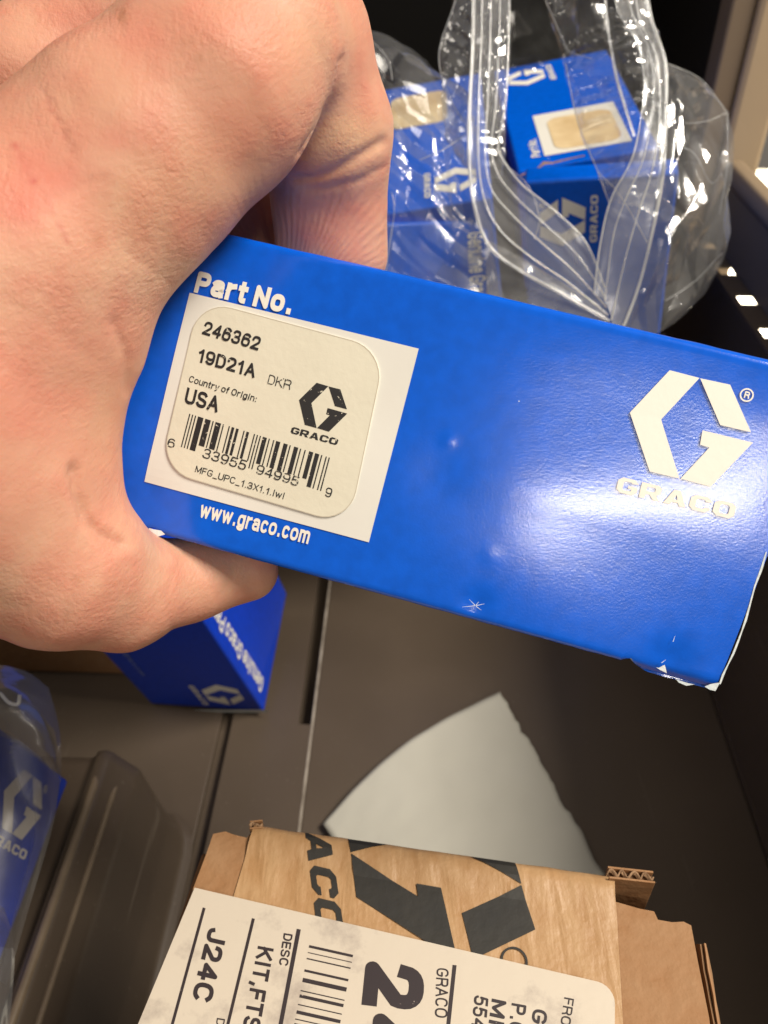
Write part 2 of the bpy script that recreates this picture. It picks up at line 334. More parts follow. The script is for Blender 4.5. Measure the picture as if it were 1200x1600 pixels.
def scratch_up(m):
    n, l = m.node_tree.nodes, m.node_tree.links; p = n['Principled BSDF']; src = p.inputs['Base Color'].links[0].from_socket
    tc = n.new('ShaderNodeTexCoord'); mp = n.new('ShaderNodeMapping'); mp.inputs['Scale'].default_value = (260, 9, 260); mp.inputs['Rotation'].default_value = (0, 0, .5)
    t = n.new('ShaderNodeTexNoise'); t.inputs['Scale'].default_value = 1; t.inputs['Detail'].default_value = 2; l.new(tc.outputs['Object'], mp.inputs[0]); l.new(mp.outputs[0], t.inputs['Vector'])
    d = n.new('ShaderNodeTexNoise'); d.inputs['Scale'].default_value = 900; d.inputs['Detail'].default_value = 2; l.new(tc.outputs['Object'], d.inputs['Vector'])
    a = n.new('ShaderNodeMapRange'); a.inputs['From Min'].default_value = .70; a.inputs['From Max'].default_value = .78; a.inputs['To Max'].default_value = .35; l.new(t.outputs['Fac'], a.inputs['Value'])
    b = n.new('ShaderNodeMapRange'); b.inputs['From Min'].default_value = .70; b.inputs['From Max'].default_value = .76; b.inputs['To Max'].default_value = .45; l.new(d.outputs['Fac'], b.inputs['Value'])
    s_ = n.new('ShaderNodeMath'); s_.operation = 'MAXIMUM'; l.new(a.outputs[0], s_.inputs[0]); l.new(b.outputs[0], s_.inputs[1])
    x = n.new('ShaderNodeMix'); x.data_type = 'RGBA'; x.inputs[7].default_value = (.26, .22, .17, 1); l.new(s_.outputs[0], x.inputs[0]); l.new(src, x.inputs[6]); l.new(x.outputs[2], p.inputs['Base Color'])
scratch_up(BROWN)
TAN = mat('tan enamelled steel', (.46, .345, .22), .45, bump=.2, bscale=300, dist=.0002, var=.3, vscale=20, col2=(.41, .30, .19))
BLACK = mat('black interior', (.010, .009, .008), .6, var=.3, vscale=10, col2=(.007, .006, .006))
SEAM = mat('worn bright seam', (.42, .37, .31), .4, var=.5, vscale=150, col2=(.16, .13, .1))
ROOMF = mat('cream room floor', (.80, .74, .62), .5, var=.3, vscale=6, col2=(.72, .66, .54))
SHEET = mat('white paper sheet', (.43, .415, .36), .85, bump=.4, bscale=90, dist=.0006, var=.3, vscale=40, col2=(.39, .375, .32))
FILM = film('clear bag film', .11)
FILM_CR = film('crinkled bag film', .15, rough=.14)
FILM_MILK = film('milky bag film', .30)
FILM_RIDGE = film('zip ridge plastic', .42, rough=.08, hazecol=(.85, .85, .83))
FILM_LIP = film('zip lip plastic', .24, rough=.22)
DARKFILM = film('dark clear film', .05, tint=(.85, .84, .85))

# ------------------------------------------------------------------ the drawer and its cabinet
FZ = -0.5
TH = math.radians(-2.05)
def dr(x, y, z):                          # drawer frame -> world (drawer is turned 2 degrees)
    return np.array([x * math.cos(TH) - y * math.sin(TH), x * math.sin(TH) + y * math.cos(TH), z])
def drbox(name, x0, x1, y0, y1, z0, z1, m, parent, bev=.08):
    f = Frame((0, 0, 0), dr(1, 0, 0), dr(0, 1, 0), (0, 0, 1))
    return bm_obj(name, hexahedron(f, x0, x1, y0, y1, z0, z1, bev), m, parent)
drawer = thing('drawer', (0, 20, FZ), 'brown steel drawer with square holes along its right side, under all the boxes', 'drawer')
def sweep(name, prof, y0, y1, m, parent, ny=2, smooth=True, endround=0):
    ys = np.linspace(y0, y1, ny); vs, fs = [], []; k = len(prof)
    for y in ys: vs += [dr(x, y, z) for x, z in prof]
    for j in range(ny - 1):
        for i in range(k - 1): fs.append((j * k + i, j * k + i + 1, (j + 1) * k + i + 1, (j + 1) * k + i))
    fs.append(tuple(range(k))); fs.append(tuple((ny - 1) * k + i for i in range(k))[::-1])
    o = mesh(name, vs, fs, m, parent, smooth=smooth)
    return o
def rnd(pts, r, n=4):                     # round the corners of an open polyline
    out = [pts[0]]
    for a, b, c in zip(pts[:-2], pts[1:-1], pts[2:]):
        a, b, c = map(np.array, (a, b, c)); u = (a - b); v = (c - b)
        q = min(r, np.linalg.norm(u) * .45, np.linalg.norm(v) * .45)
        p0 = b + u / np.linalg.norm(u) * q; p1 = b + v / np.linalg.norm(v) * q
        for i in range(n + 1):
            t = i / n; out.append(tuple((1 - t) ** 2 * p0 + 2 * t * (1 - t) * b + t * t * p1))
    out.append(pts[-1]); return out
# floor panels, with the slot and the bright seam between them
drbox('floor_panel', -7.22, -4.4, -14, 62, FZ - .4, FZ, BROWN, drawer, .01)
drbox('floor_panel', -3.75, 14.3, -14, 62, FZ - .4, FZ, BROWN, drawer, .06)
drbox('floor_panel', -40, -7.7, -14, 62, FZ - .45, FZ - .02, BROWN, drawer, .06)
drbox('slot_channel', -7.75, -6.95, -14, 62, FZ - .75, FZ - .45, BROWN, drawer, .03)
drbox('slot_channel', -4.5, -3.7, -14, 62, FZ - 1.1, FZ - .8, BROWN, drawer, .03)
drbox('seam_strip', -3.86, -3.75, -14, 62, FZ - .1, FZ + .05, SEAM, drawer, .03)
# the floor in front of the standing box is one closed sheet over the slot
drbox('floor_plate', -7.2, -3.87, -14, 21.6, FZ + .004, FZ + .03, BROWN, drawer, .004)
# right wall with the perforated ledge
wall = rnd([(13.45, FZ), (13.5, FZ + .4), (13.2, 13.4), (13.25, 13.9)], .25)
def strip(name, prof, y0, y1, m, parent):
    vs, fs = [], []; k = len(prof)
    for y in (y0, y1): vs += [dr(x, y, z) for x, z in prof]
    for i in range(k - 1): fs.append((i, i + 1, k + i + 1, k + i))
    o = mesh(name, vs, fs, m, parent, smooth=True)
    md = o.modifiers.new('thickness', 'SOLIDIFY'); md.thickness = .12 * U; md.offset = 0
    return o
strip('side_wall', wall, -14, 50, BROWN, drawer)
# ledge with square holes: built as bars round the openings
def ledge():
    f = Frame((0, 0, 0), dr(1, 0, 0), dr(0, 1, 0), (0, 0, 1)); bm = bmesh.new()
    def add(x0, x1, y0, y1):
        b2 = hexahedron(f, x0, x1, y0, y1, 13.86, 13.98); me = bpy.data.meshes.new('x'); b2.to_mesh(me); b2.free(); bm.from_mesh(me); bpy.data.meshes.remove(me)
    add(13.1, 13.32, -14, 50); add(14.04, 14.2, -14, 50)
    y = 29.5 - .47 - 2.95 * 14; prev = -14
    while y < 49:
        add(13.323, 14.037, prev, y); prev = y + .95; y += 2.95
    add(13.323, 14.037, prev, 50)
    return bm
bm_obj('perforated_ledge', ledge(), BROWN, drawer)
strip('upper_wall', rnd([(14.05, 13.9), (14.1, 14.2), (14.5, 16.0), (14.55, 16.25)], .2), -14, 40.5, mat('bounce-lightened brown steel', (.21, .165, .12), .45, bump=.2, bscale=300, dist=.0002, var=.3, vscale=25, col2=(.17, .13, .095)), drawer)  # drawer brown made lighter to carry reflected light the wall lacks
strip('rim', rnd([(14.47, 16.2), (14.3, 16.7), (14.45, 17.05), (15.0, 17.08), (15.3, 16.8), (15.35, 15.6)], .15), -14, 40.5, TAN, drawer)
drbox('back_wall', -40, 14.4, 62.05, 62.6, FZ, 9, BROWN, drawer)
# cabinet behind and beside
cab = thing('cabinet', (15, 48, 0), 'dark open cabinet with a tan steel corner post behind the drawer', 'cabinet')
drbox('corner_post', 13.55, 14.6, 42.3, 44.0, -20, 60, mat('shaded tan post side', (.20, .145, .095), .5), cab, .12)  # side of the tan post, its shade put into a darker colour
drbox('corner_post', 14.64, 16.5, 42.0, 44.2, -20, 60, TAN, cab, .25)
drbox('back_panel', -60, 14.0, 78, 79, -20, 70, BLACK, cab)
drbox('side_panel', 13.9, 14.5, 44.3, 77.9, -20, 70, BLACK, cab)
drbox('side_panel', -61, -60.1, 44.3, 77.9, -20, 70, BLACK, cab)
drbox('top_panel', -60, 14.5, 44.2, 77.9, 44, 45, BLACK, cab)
floor = mesh('floor', [(-300, -300, -60), (300, -300, -60), (300, 300, -60), (-300, 300, -60)], [(0, 1, 2, 3)], ROOMF); tag(floor, None, None, kind='structure')

# ------------------------------------------------------------------ the mark on the boxes (cm in face coordinates)
MARK = [[(7.759, .577), (8.222, .566), (7.833, -.187), (8.335, -1.004), (7.872, -1.009), (7.348, -.197)],
        [(8.232, .564), (8.689, .574), (9.176, -.056), (8.707, -.058)],
        [(8.474, -.197), (9.243, -.199), (8.82, -1.01), (8.347, -1.0), (8.641, -.43), (8.495, -.422)]]
def word():                               # GRACO in wide block letters, on a 5.4 x 1 grid
    c = .18
    def octo(x0, y0, x1, y1, k): return [(x0 + k, y0), (x1 - k, y0), (x1, y0 + k), (x1, y1 - k), (x1 - k, y1), (x0 + k, y1), (x0, y1 - k), (x0, y0 + k)]
    Gl = [[(.95, .72), (.95, .8), (.75, 1), (.2, 1), (0, .8), (0, .2), (.2, 0), (.75, 0), (.95, .2), (.95, .56), (.5, .56), (.5, .38), (.66, .38), (.66, .25), (.6, .22), (.34, .22), (.28, .3), (.28, .7), (.34, .78), (.6, .78), (.66, .72)]]
    Rl = [[(0, 0), (.28, 0), (.28, .3), (.45, .3), (.66, 0), (1.0, 0), (.75, .34), (.95, .45), (.95, .85), (.8, 1), (0, 1)], [(.28, .52), (.28, .78), (.62, .78), (.67, .72), (.67, .58), (.62, .52)]]
    Al = [[(0, 0), (.3, 0), (.38, .18), (.66, .18), (.74, 0), (1.05, 0), (.68, 1), (.36, 1)], [(.44, .38), (.52, .68), (.6, .38)]]
    Cl = [[(.95, .66), (.95, .8), (.75, 1), (.2, 1), (0, .8), (0, .2), (.2, 0), (.75, 0), (.95, .2), (.95, .34), (.67, .34), (.67, .28), (.6, .22), (.34, .22), (.28, .3), (.28, .7), (.34, .78), (.6, .78), (.67, .72), (.67, .66)]]
    Ol = [octo(0, 0, .98, 1, .2), octo(.28, .22, .70, .78, .08)]
    out = []; x = 0
    for L, wd in ((Gl, .95), (Rl, 1.0), (Al, 1.05), (Cl, .95), (Ol, .98)):
        out.append([[((p[0] + x), p[1]) for p in lp] for lp in L]); x += wd + .11
    T = x - .11
    o, ex, ey = np.array([7.45, -1.44]), np.array([1.82, .03]) / T, np.array([-.005, .245])
    return [[[tuple(o + p[0] * ex + p[1] * ey) for p in lp] for lp in L] for L in out]
WORD = word()
def circle(cx, cy, r, n=20): return [(cx + r * math.cos(2 * math.pi * i / n), cy + r * math.sin(2 * math.pi * i / n)) for i in range(n)]
def reg_mark(f, m, parent, h, A=None):
    A = A or (lambda p: p)
    cx, cy = 8.968, .48
    print_mesh('registered_mark', [[[A(p) for p in circle(cx, cy, .105)], [A(p) for p in circle(cx, cy, .082)]]], f, h, m, parent)
    text('registered_letter', 'R', f, A((cx - .035, cy - .05)), A((cx + .045, cy - .05)), A((cx - .035, cy + .055)), m, parent, h, .2, px=False)
def mark(f, m, parent, h=.012, A=None, clip=None, wordmark=True, reg=True, fn=None):
    A = A or (lambda p: tuple(p))
    def go(groups):
        r = []
        for loops in groups:
            q = [[A(p) for p in lp] for lp in loops]
            if clip: q = [clip_half(lp, *clip) for lp in q]; q = [lp for lp in q if len(lp) > 2]
            if q: r.append(q)
        return r
    g = go([[s] for s in MARK])
    print_mesh('hexagon_logo', g, f, h, m, parent, fn)
    if wordmark:
        g = go(WORD)
        print_mesh('wordmark', g, f, h, m, parent, fn)
    if reg: reg_mark(f, m, parent, h, A)
def affine(src, dst):
    Am = np.c_[np.array(src), np.ones(len(src))]; X, *_ = np.linalg.lstsq(Am, np.array(dst), rcond=None)
    return lambda p: tuple(np.array([p[0], p[1], 1]) @ X)

# ------------------------------------------------------------------ the box in the hand
HX = [0.96194935, -0.23797664, -0.13424071]; HY = [0.24983531, 0.56720188, 0.78477025]
HF = Frame((-3.19419233, 12.92202557, 22.73133964), HX, HY)
held = thing('parts_box', HF.at(4.5, -1.45, -2), 'bright blue parts box held in the hand, with white label panel and logo', 'box', 'blue parts boxes')
A0, AE, B0, B1, DEP = -1.0, 9.93, -4.0, 1.105, 3.4
def aright(b):
    t = (b + 4.03) / 2.25
    return 9.70 + .21 * min(1, max(0, t)) ** .8 + .04 * max(0, (b + 1.78) / 2.9)
def dent(a, b, pxy, r, d, dirn=None):
    p = HF.px(*pxy); q = math.hypot(a - p[0], b - p[1]); return d * math.exp(-(q / r) ** 2)
def bbot(a):                              # bottom edge: chewed near the right end and nicked at the left
    y = -3.975
    if a > 8.62: y -= .085 * min(1, (a - 8.62) / .25)
    if 8.4 < a < 8.62: y += .10 * (1 - abs(a - 8.52) / .11)
    if .22 < a < .5: y += .09 * (1 - abs(a - .36) / .14)
    return y + .012 * noise.noise((a * 3, 0, 0))
def face_h(a, b):
    h = dent(a, b, (700, 688), .10, .012) + dent(a, b, (685, 735), .45, -.012) + dent(a, b, (765, 868), .12, .005) + dent(a, b, (745, 945), .2, -.03)
    h += .03 * noise.noise((a * .35, b * .5, 2)) + dent(a, b, (215, 790), .5, -.06) + dent(a, b, (1050, 1040), .3, -.05)
    # rounded edges
    for d in (b - B0, B1 - b):
        if d < .12: h -= .12 * (1 - math.sqrt(max(0, 1 - (1 - max(0, d) / .12) ** 2)))
    return h
def held_shell():
    na, nb = 150, 76
    vs, fs = [], []
    tb = np.concatenate([[0, .006, .014, .024], np.linspace(.04, .96, nb - 8), [.976, .986, .994, 1]])
    for i in range(na + 1):
        s = i / na
        for t in tb:
            a = A0 + s * (AE - A0)
            b = bbot(a) + t * (B1 + .015 * noise.noise((a * 1.3, 9, 0)) - bbot(a))
            a = A0 + s * (aright(b) - A0)
            vs.append(HF.at(a, b, face_h(a, b)))
    k = len(tb)
    for i in range(na):
        for j in range(k - 1): fs.append((i * k + j, (i + 1) * k + j, (i + 1) * k + j + 1, i * k + j + 1))
    # sides go back, then a back cap
    loop = [(i, 0) for i in range(na + 1)] + [(na, j) for j in range(1, k)] + [(i, k - 1) for i in range(na - 1, -1, -1)] + [(0, j) for j in range(k - 2, 0, -1)]
    n0 = len(vs)
    for i, j in loop:
        p = np.array(vs[i * k + j]) - HF.O; a, b = p @ HF.X, p @ HF.Y
        vs.append(HF.at(a, b, -DEP))
    m = len(loop)
    for q in range(m):
        i, j = loop[q]; i2, j2 = loop[(q + 1) % m]
        fs.append((i * k + j, n0 + q, n0 + (q + 1) % m, i2 * k + j2))
    fs.append(tuple(n0 + q for q in range(m))[::-1])
    return vs, fs
v_, f_ = held_shell()
hb = mesh('carton_shell', v_, f_, BLUE, held)
for p in hb.data.polygons: p.use_smooth = len(p.vertices) == 4
try:
    hb.data.set_sharp_from_angle(angle=math.radians(50))
except Exception: pass
def ph(u, v): return tuple(HF.px(u, v))
def c7(x, y): return (220 + x * .38333, 400 + y * .38333)
def grid_patch(name, quad, f, h, m, parent, fn, n=24):      # a print field following the face
    q = [np.array(p) for p in quad]; vs, fs = [], []
    for i in range(n + 1):
        for j in range(n + 1):
            s, t = i / n, j / n; p = (1 - t) * ((1 - s) * q[0] + s * q[1]) + t * ((1 - s) * q[3] + s * q[2])
            vs.append(f.at(p[0], p[1], h + fn(p[0], p[1])))
    for i in range(n):
        for j in range(n):
            k = i * (n + 1) + j; fs.append((k, k + 1, k + n + 2, k + n + 1))
    return mesh(name, vs, fs, m, parent)
grid_patch('label_panel', [ph(296.7, 457.5), ph(654.3, 544.9), ph(576.5, 847.3), ph(225, 752.6)][::-1], HF, .012, PAPERW, held, face_h)
# sticker: rounded rectangle with a little thickness
def rrect(c, r, n=8):
    c = [np.array(p) for p in c]; out = []
    for i in range(4):
        p, a, b = c[i], c[i - 1], c[(i + 1) % 4]
        u = (a - p) / np.linalg.norm(a - p) * r; v = (b - p) / np.linalg.norm(b - p) * r
        for k in range(n + 1):
            t = k / n; w1 = p + u + v; th = t * math.pi / 2
            out.append(tuple(w1 - v * math.cos(th) - u * math.sin(th)))
    return out
stc = [ph(*c7(*p)) for p in ((240, 178), (1000, 382), (850, 1098), (80, 872))]
so = rrect(stc, .56)
def slab(name, outline, f, h0, h1, m, parent, fn=None):
    n = len(outline); g = fn or (lambda a, b: 0)
    vs = [f.at(a, b, h0 + g(a, b)) for a, b in outline] + [f.at(a, b, h1 + g(a, b)) for a, b in outline]
    pts, tri = tess([outline]); fs = [(i, (i + 1) % n, n + (i + 1) % n, n + i) for i in range(n)]
    for t in tri:
        A, B, Cc = (vs[n + i] for i in t)
        t2 = t if np.cross(B - A, Cc - A) @ f.N > 0 else t[::-1]
        fs.append(tuple(n + i for i in t2))
    return mesh(name, vs, fs, m, parent)
SHT = .034
def smean(a, b): return 0.0
stick = slab('sticker', so, HF, -.02, SHT, STICK, held)
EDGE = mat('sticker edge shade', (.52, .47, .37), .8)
def ring(name, outline, wd, f, h, m, parent):
    c = np.mean(outline, 0); inner = [tuple(np.array(p) + (c - np.array(p)) / np.linalg.norm(c - np.array(p)) * wd) for p in outline]
    return print_mesh(name, [[outline, inner]], f, h, m, parent)
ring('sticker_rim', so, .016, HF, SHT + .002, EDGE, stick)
h2 = SHT + .004
def d2(x, y): return (270 + x * .175, 480 + y * .175)
def c5(x, y): return (240 + x * .26667, 630 + y * .26667)
text('printed_number', '246362', HF, d2(262, 243), d2(765, 392), d2(300, 125), INK, stick, h2, 0.19)
text('printed_number', '19D21A', HF, d2(220, 490), d2(735, 637), d2(247, 368), INK, stick, h2, 0.19)
text('printed_code', 'DKR', HF, d2(848, 685), d2(1050, 742), d2(870, 602), INK_FINE, stick, h2, 0.10)
text('printed_line', 'Country of Origin:', HF, d2(145, 668), d2(745, 850), d2(163, 612), INK, stick, h2, 0.15)
text('printed_country', 'USA', HF, d2(105, 858), d2(405, 945), d2(138, 716), INK, stick, h2, 0.20)
text('barcode_digit', '6', HF, c5(82, 255), c5(124, 266), c5(94, 203), INK_FINE, stick, h2, 0.13)
text('barcode_digits', '33955', HF, c5(285, 318), c5(538, 395), c5(303, 262), INK_FINE, stick, h2, 0.13)
text('barcode_digits', '94995', HF, c5(600, 412), c5(845, 488), c5(616, 358), INK_FINE, stick, h2, 0.13)
text('barcode_digit', '9', HF, c5(1003, 545), c5(1040, 556), c5(1017, 490), INK_FINE, stick, h2, 0.13)
text('printed_line', 'MFG_UPC_1.3X1.1.lwl', HF, c5(245, 403), c5(762, 563), c5(256, 365), INK, stick, h2, 0.13)
def upc(digits):
    Lc = ['0001101', '0011001', '0010011', '0111101', '0100011', '0110001', '0101111', '0111011', '0110111', '0001011']
    s = [('101', 1)] + [(Lc[int(d)], 1 if i == 0 else 0) for i, d in enumerate(digits[:6])] + [('01010', 1)]
    s += [(''.join('1' if c == '0' else '0' for c in Lc[int(d)]), 1 if i == 5 else 0) for i, d in enumerate(digits[6:])] + [('101', 1)]
    return s
def barcode(name, f, TL, TR, BL, BR, longk, m, parent, h, code):
    TL, TR, BL, BR = map(np.array, (TL, TR, BL, BR)); bits = [(c, l) for s, l in code for c in s]; n = len(bits); g = []; i = 0
    while i < n:
        if bits[i][0] == '1':
            j = i
            while j < n and bits[j] == bits[i]: j += 1
            k = 1.0 if bits[i][1] else longk
            def at2(s, t): return tuple((1 - t) * (TL + (TR - TL) * s) + t * (BL + (BR - BL) * s))
            e = .12 / n
            g.append([[at2(i / n + e, 0), at2(j / n - e, 0), at2(j / n - e, k), at2(i / n + e, k)]]); i = j
        else: i += 1
    return print_mesh(name, g, f, h, m, parent)
barcode('barcode', HF, ph(*c5(213, 62)), ph(*c5(1037, 320)), ph(*c5(163, 256)), ph(*c5(985, 515)), .80, INK, stick, h2, upc('633955949959'))
stA = affine([(7.348, -.197), (8.689, .574), (8.82, -1.01), (7.45, -1.44), (9.27, -1.41)], [ph(*p) for p in ((467, 626), (533, 608), (515, 677), (455, 676), (526, 695))])
mark(HF, INK, stick, h2, stA, reg=False)
text('panel_heading', 'Part No.', HF, c7(216, 148), c7(608, 240), c7(238, 62), WHITE, held, .014, 0.25)
text('web_address', 'www.graco.com', HF, c7(236, 1064), c7(682, 1174), c7(252, 1000), WHITE, held, .014, 0.2)
mark(HF, WHITE, held, .024, fn=face_h)
# torn white board at the damaged corners, and the raw edge at the right end
def scrap(pts, h, parent, name='torn_edge'):
    return print_mesh(name, [[[ph(*p) for p in pts]]], HF, h, CARDEDGE, parent)
scrap([(1007, 1031), (1020, 1033), (1036, 1037), (1038, 1034), (1041, 1044), (1043, 1053), (1033, 1048), (1020, 1040)], -.05, held)
scrap([(1024, 1042), (1038, 1046), (1034, 1050)], -.09, held)
scrap([(1055, 1060), (1062, 1063), (1075, 1067), (1085, 1069), (1072, 1071), (1060, 1066)], .02, held)
scrap([(1100, 1072), (1110, 1068), (1122, 1066), (1123, 1068), (1117, 1079), (1108, 1077)], .03, held)
scrap([(229, 833), (233, 825), (240, 827), (252, 829), (258, 835), (248, 838), (238, 841), (230, 838)], .0, held)
rp = [(1123, 1068), (1128, 1053), (1136, 1038), (1144, 1020), (1152, 1000), (1158, 985), (1163, 968), (1170, 945), (1178, 915), (1187, 890), (1196, 862)]
print_mesh('torn_edge', [[[ph(u, v) for u, v in rp] + [ph(u + 2.6 + 1.0 * math.sin(i * 2.3), v + 1) for i, (u, v) in reversed(list(enumerate(rp)))]]], HF, .015, CARDEDGE, held)
SC = mat('white scuff', (.62, .68, .78), .7)
def line_poly(p, q, wd):
    p, q = np.array(p, float), np.array(q, float); n = np.array([-(q - p)[1], (q - p)[0]]); n = n / np.linalg.norm(n) * wd / 2
    return [tuple(p + n), tuple(q + n * .3), tuple(q - n * .3), tuple(p - n)]
sc = [((743, 946), (733, 936)), ((743, 946), (722, 948)), ((744, 946), (757, 943)), ((744, 947), (752, 953)), ((744, 945), (748, 940)), ((1051, 1002), (1054, 993)), ((1033, 1035), (1040, 1030))]
print_mesh('scuff_mark', [[[ph(*c) for c in line_poly(p, q, 1.15)]] for p, q in sc[:5]], HF, .03, SC, held)
for p, q in sc[5:]: print_mesh('scuff_mark', [[[ph(*c) for c in line_poly(p, q, 1.15)]]], HF, .03, SC, held)
ep = [(630, 424), (660, 433), (700, 447), (750, 459), (800, 473), (850, 484), (900, 492), (950, 500)]
def tb_edge(u0, u1):
    return None

# ------------------------------------------------------------------ further blue boxes of the same kind
def blue_box(O, M, dep, label, a0=-.9, a1=9.9, b0=-4.0, b1=1.1, group='blue parts boxes', m=BLUE, wear=True):
    M = np.array(M); f = Frame(O, M[:, 0], M[:, 1])
    t = thing('parts_box', f.at((a0 + a1) / 2, (b0 + b1) / 2, -dep / 2), label, 'box', group)
    bm = hexahedron(f, a0, a1, b0, b1, -dep, 0, .11, 3)
    bm_obj('carton_shell', bm, m, t)
    return t, f
def rows(M): return M
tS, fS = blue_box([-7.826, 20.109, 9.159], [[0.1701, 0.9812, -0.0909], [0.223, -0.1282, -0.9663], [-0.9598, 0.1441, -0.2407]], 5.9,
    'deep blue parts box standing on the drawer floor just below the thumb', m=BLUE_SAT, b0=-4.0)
for v in tS.children[0].data.vertices:    # its foot rests flat on the drawer floor
    z = (v.co.z / U + BASE[tS][2])
    if z < FZ + 1.0: v.co.z = (max(z, FZ + .1) - BASE[tS][2]) * U
mark(fS, WHITE, tS, .015, reg=False)
text('web_address', 'www.graco.com', fS, (176, 1000), (222, 1056), (183, 998), mat('dim blue print', (.16, .22, .50), .5), tS, .015, 0.13)
fSs = Frame(fS.at(0, 1.1, 0), -fS.X, -fS.N, fS.Y)
text('side_lettering', 'Genuine Graco Parts', fSs, (-9.05, 1.1), (-2.2, 1.1), (-9.05, .42), WHITE, tS, .015, .19, px=False)
print_mesh('bottom_edge', [[[fS.px(300, 1108), fS.px(418, 1108), fS.px(418, 1112.5), fS.px(345, 1112)]]], fS, .03, CARDEDGE, tS)

KA = .945
tA, fA = blue_box(list(CV + KA * (np.array([6.366, 34.511, 18.823]) - CV)), [[0.0091, -0.9837, -0.1794], [0.9927, 0.0306, -0.117], [0.1206, -0.177, 0.9768]], 5.0,
    'blue parts box with yellowed sticker, seen through the mouth of the zip bag', a0=-.85)
mark(fA, WHITE, tA, .02, reg=False)
print_mesh('label_panel', [[[(0, 0), (3.9, 0), (3.9, -3.2), (0, -3.2)]]], fA, .02, PAPERW, tA)
stk = slab('sticker', rrect([np.array(p) for p in ((.3, -.45), (3.3, -.45), (3.3, -2.95), (.3, -2.95))], .5), fA, 0, .04, STICK_OLD, tA)
text('panel_heading', 'Part No.', fA, (.05, .13), (1.65, .13), (.05, .48), WHITE, tA, .02, 0.18, px=False)
# torn, lifted front lip showing brown board
lip = [(187, 1105), (240, 1080), (330, 1050), (370, 1010), (395, 985), (420, 985), (470, 990), (620, 955), (760, 925), (765, 935), (620, 968), (480, 1005), (410, 1010), (385, 1025), (330, 1062), (240, 1090), (200, 1115)]
flp = Frame(at(850, 262, 30.2), RV, -DV, -WV)
print_mesh('torn_lip', [[[flp.px(780 + x * .175, 80 + y * .175) for x, y in lip]]], flp, 0, KRAFTE, tA)

tB, fB = blue_box([7.423, 31.177, 9.856], [[-0.1515, -0.9751, -0.162], [-0.1776, 0.1881, -0.966], [0.9724, -0.1176, -0.2017]], 1.0,
    'blue parts box with hexagon logo, upright below the yellowed sticker box in the zip bag', a0=-6.0)
mark(fB, WHITE, tB, .02)
tC, fC = blue_box([3.226, 40.798, 20.092], [[-0.0339, 0.982, -0.1857], [-0.9809, -0.0683, -0.182], [-0.1914, 0.176, 0.9656]], 7.0,
    'blue parts box lying flat in the zip bag, right beside the index finger')
mark(fC, WHITE, tC, .02, reg=False)
slab('sticker', rrect([np.array(p) for p in ((.3, -.45), (3.3, -.45), (3.3, -2.95), (.3, -2.95))], .5), fC, 0, .04, STICK_OLD, tC)
fD0 = Frame(at(578, 352, 31.0), (.99, .10, 0), (0, -.22, .975))
Dx = np.array([.99, .10, 0]); Dx /= np.linalg.norm(Dx); Dn = np.array([.1, -.96, .22]); Dn -= Dx * (Dn @ Dx); Dn /= np.linalg.norm(Dn); Dy = np.cross(Dn, Dx)
MD = np.stack([-Dy, Dx, Dn], 1)
tD, fD = blue_box(at(578, 350, 31.0), MD, .7, 'blue parts box with lettering down its side, lowest in the zip bag', a0=0, a1=10.8, b0=-.6, b1=4.5)
text('side_lettering', 'Genuine Graco Parts', fD, (730, 364), (737, 520), (757, 361), WHITE, tD, .02, .19)
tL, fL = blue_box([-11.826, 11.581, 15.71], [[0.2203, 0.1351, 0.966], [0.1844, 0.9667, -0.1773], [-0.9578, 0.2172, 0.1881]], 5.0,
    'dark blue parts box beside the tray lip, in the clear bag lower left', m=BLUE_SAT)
mark(fL, WHITE, tL, .015)
# kraft carton ends
def kraft_box(name, f, a0, a1, b0, b1, dep, label, cat, m=KRAFT):
    t = thing(name, f.at((a0 + a1) / 2, (b0 + b1) / 2, -dep / 2), label, cat)
    bm_obj('carton_body', hexahedron(f, a0, a1, b0, b1, -dep, 0, .12), m, t); return t
f1 = Frame((0, 0, 0), dr(1, 0, 0), (0, 0, 1), dr(0, -1, 0))
f1.O = dr(0, 24.3, FZ)
k1 = kraft_box('kraft_carton', f1, -26, -11.6, 0.02, 6, 9, 'low brown cardboard carton on the drawer floor behind the wrist', 'carton', KRAFTD)
bm_obj('flap', hexahedron(f1, -19, -11.5, 0.06, 2.2, .02, .28, .05), KRAFT, k1)
f2 = Frame(dr(0, 46, FZ), dr(1, 0, 0), (0, 0, 1), dr(0, -1, 0))
k2 = kraft_box('kraft_carton', f2, -40, -14.4, 0.02, 34, 12, 'tall brown cardboard carton at the back, over the knuckles', 'carton', KRAFTD)
bm_obj('packing_tape', hexahedron(f2, -40, -14.4, 22, 27, .01, .05), TAPE, k2)

# ------------------------------------------------------------------ tray ledge on the left
tray = thing('tray', dr(-9, 8, FZ), 'brown tray with a rounded bright lip along the left of the drawer floor', 'tray')
prof = rnd([(-30, 4.9), (-10.15, 4.9), (-9.95, 5.35), (-9.55, 5.4), (-9.3, 5.0), (-9.0, 4.6), (-8.75, 4.3), (-8.3, 1.0), (-7.95, FZ + .2), (-7.6, FZ + .1)], .22, 4)
def tray_shell():
    ys = list(np.linspace(-14, 15.6, 8)) + [16.2, 16.7, 17.0, 17.2, 17.3]
    vs, fs = [], []; k = len(prof)
    for j, y in enumerate(ys):
        e = max(0, (y - 15.6) / 1.7)
        for x, z in prof:
            zz = FZ + (z - FZ) * math.sqrt(max(0.0, 1 - e ** 2.2)); vs.append(dr(x - .9 * e * e * (1 if x > -12 else 0), y, max(zz, FZ + .01)))
    for j in range(len(ys) - 1):
        for i in range(k - 1): fs.append((j * k + i, j * k + i + 1, (j + 1) * k + i + 1, (j + 1) * k + i))
    return vs, fs
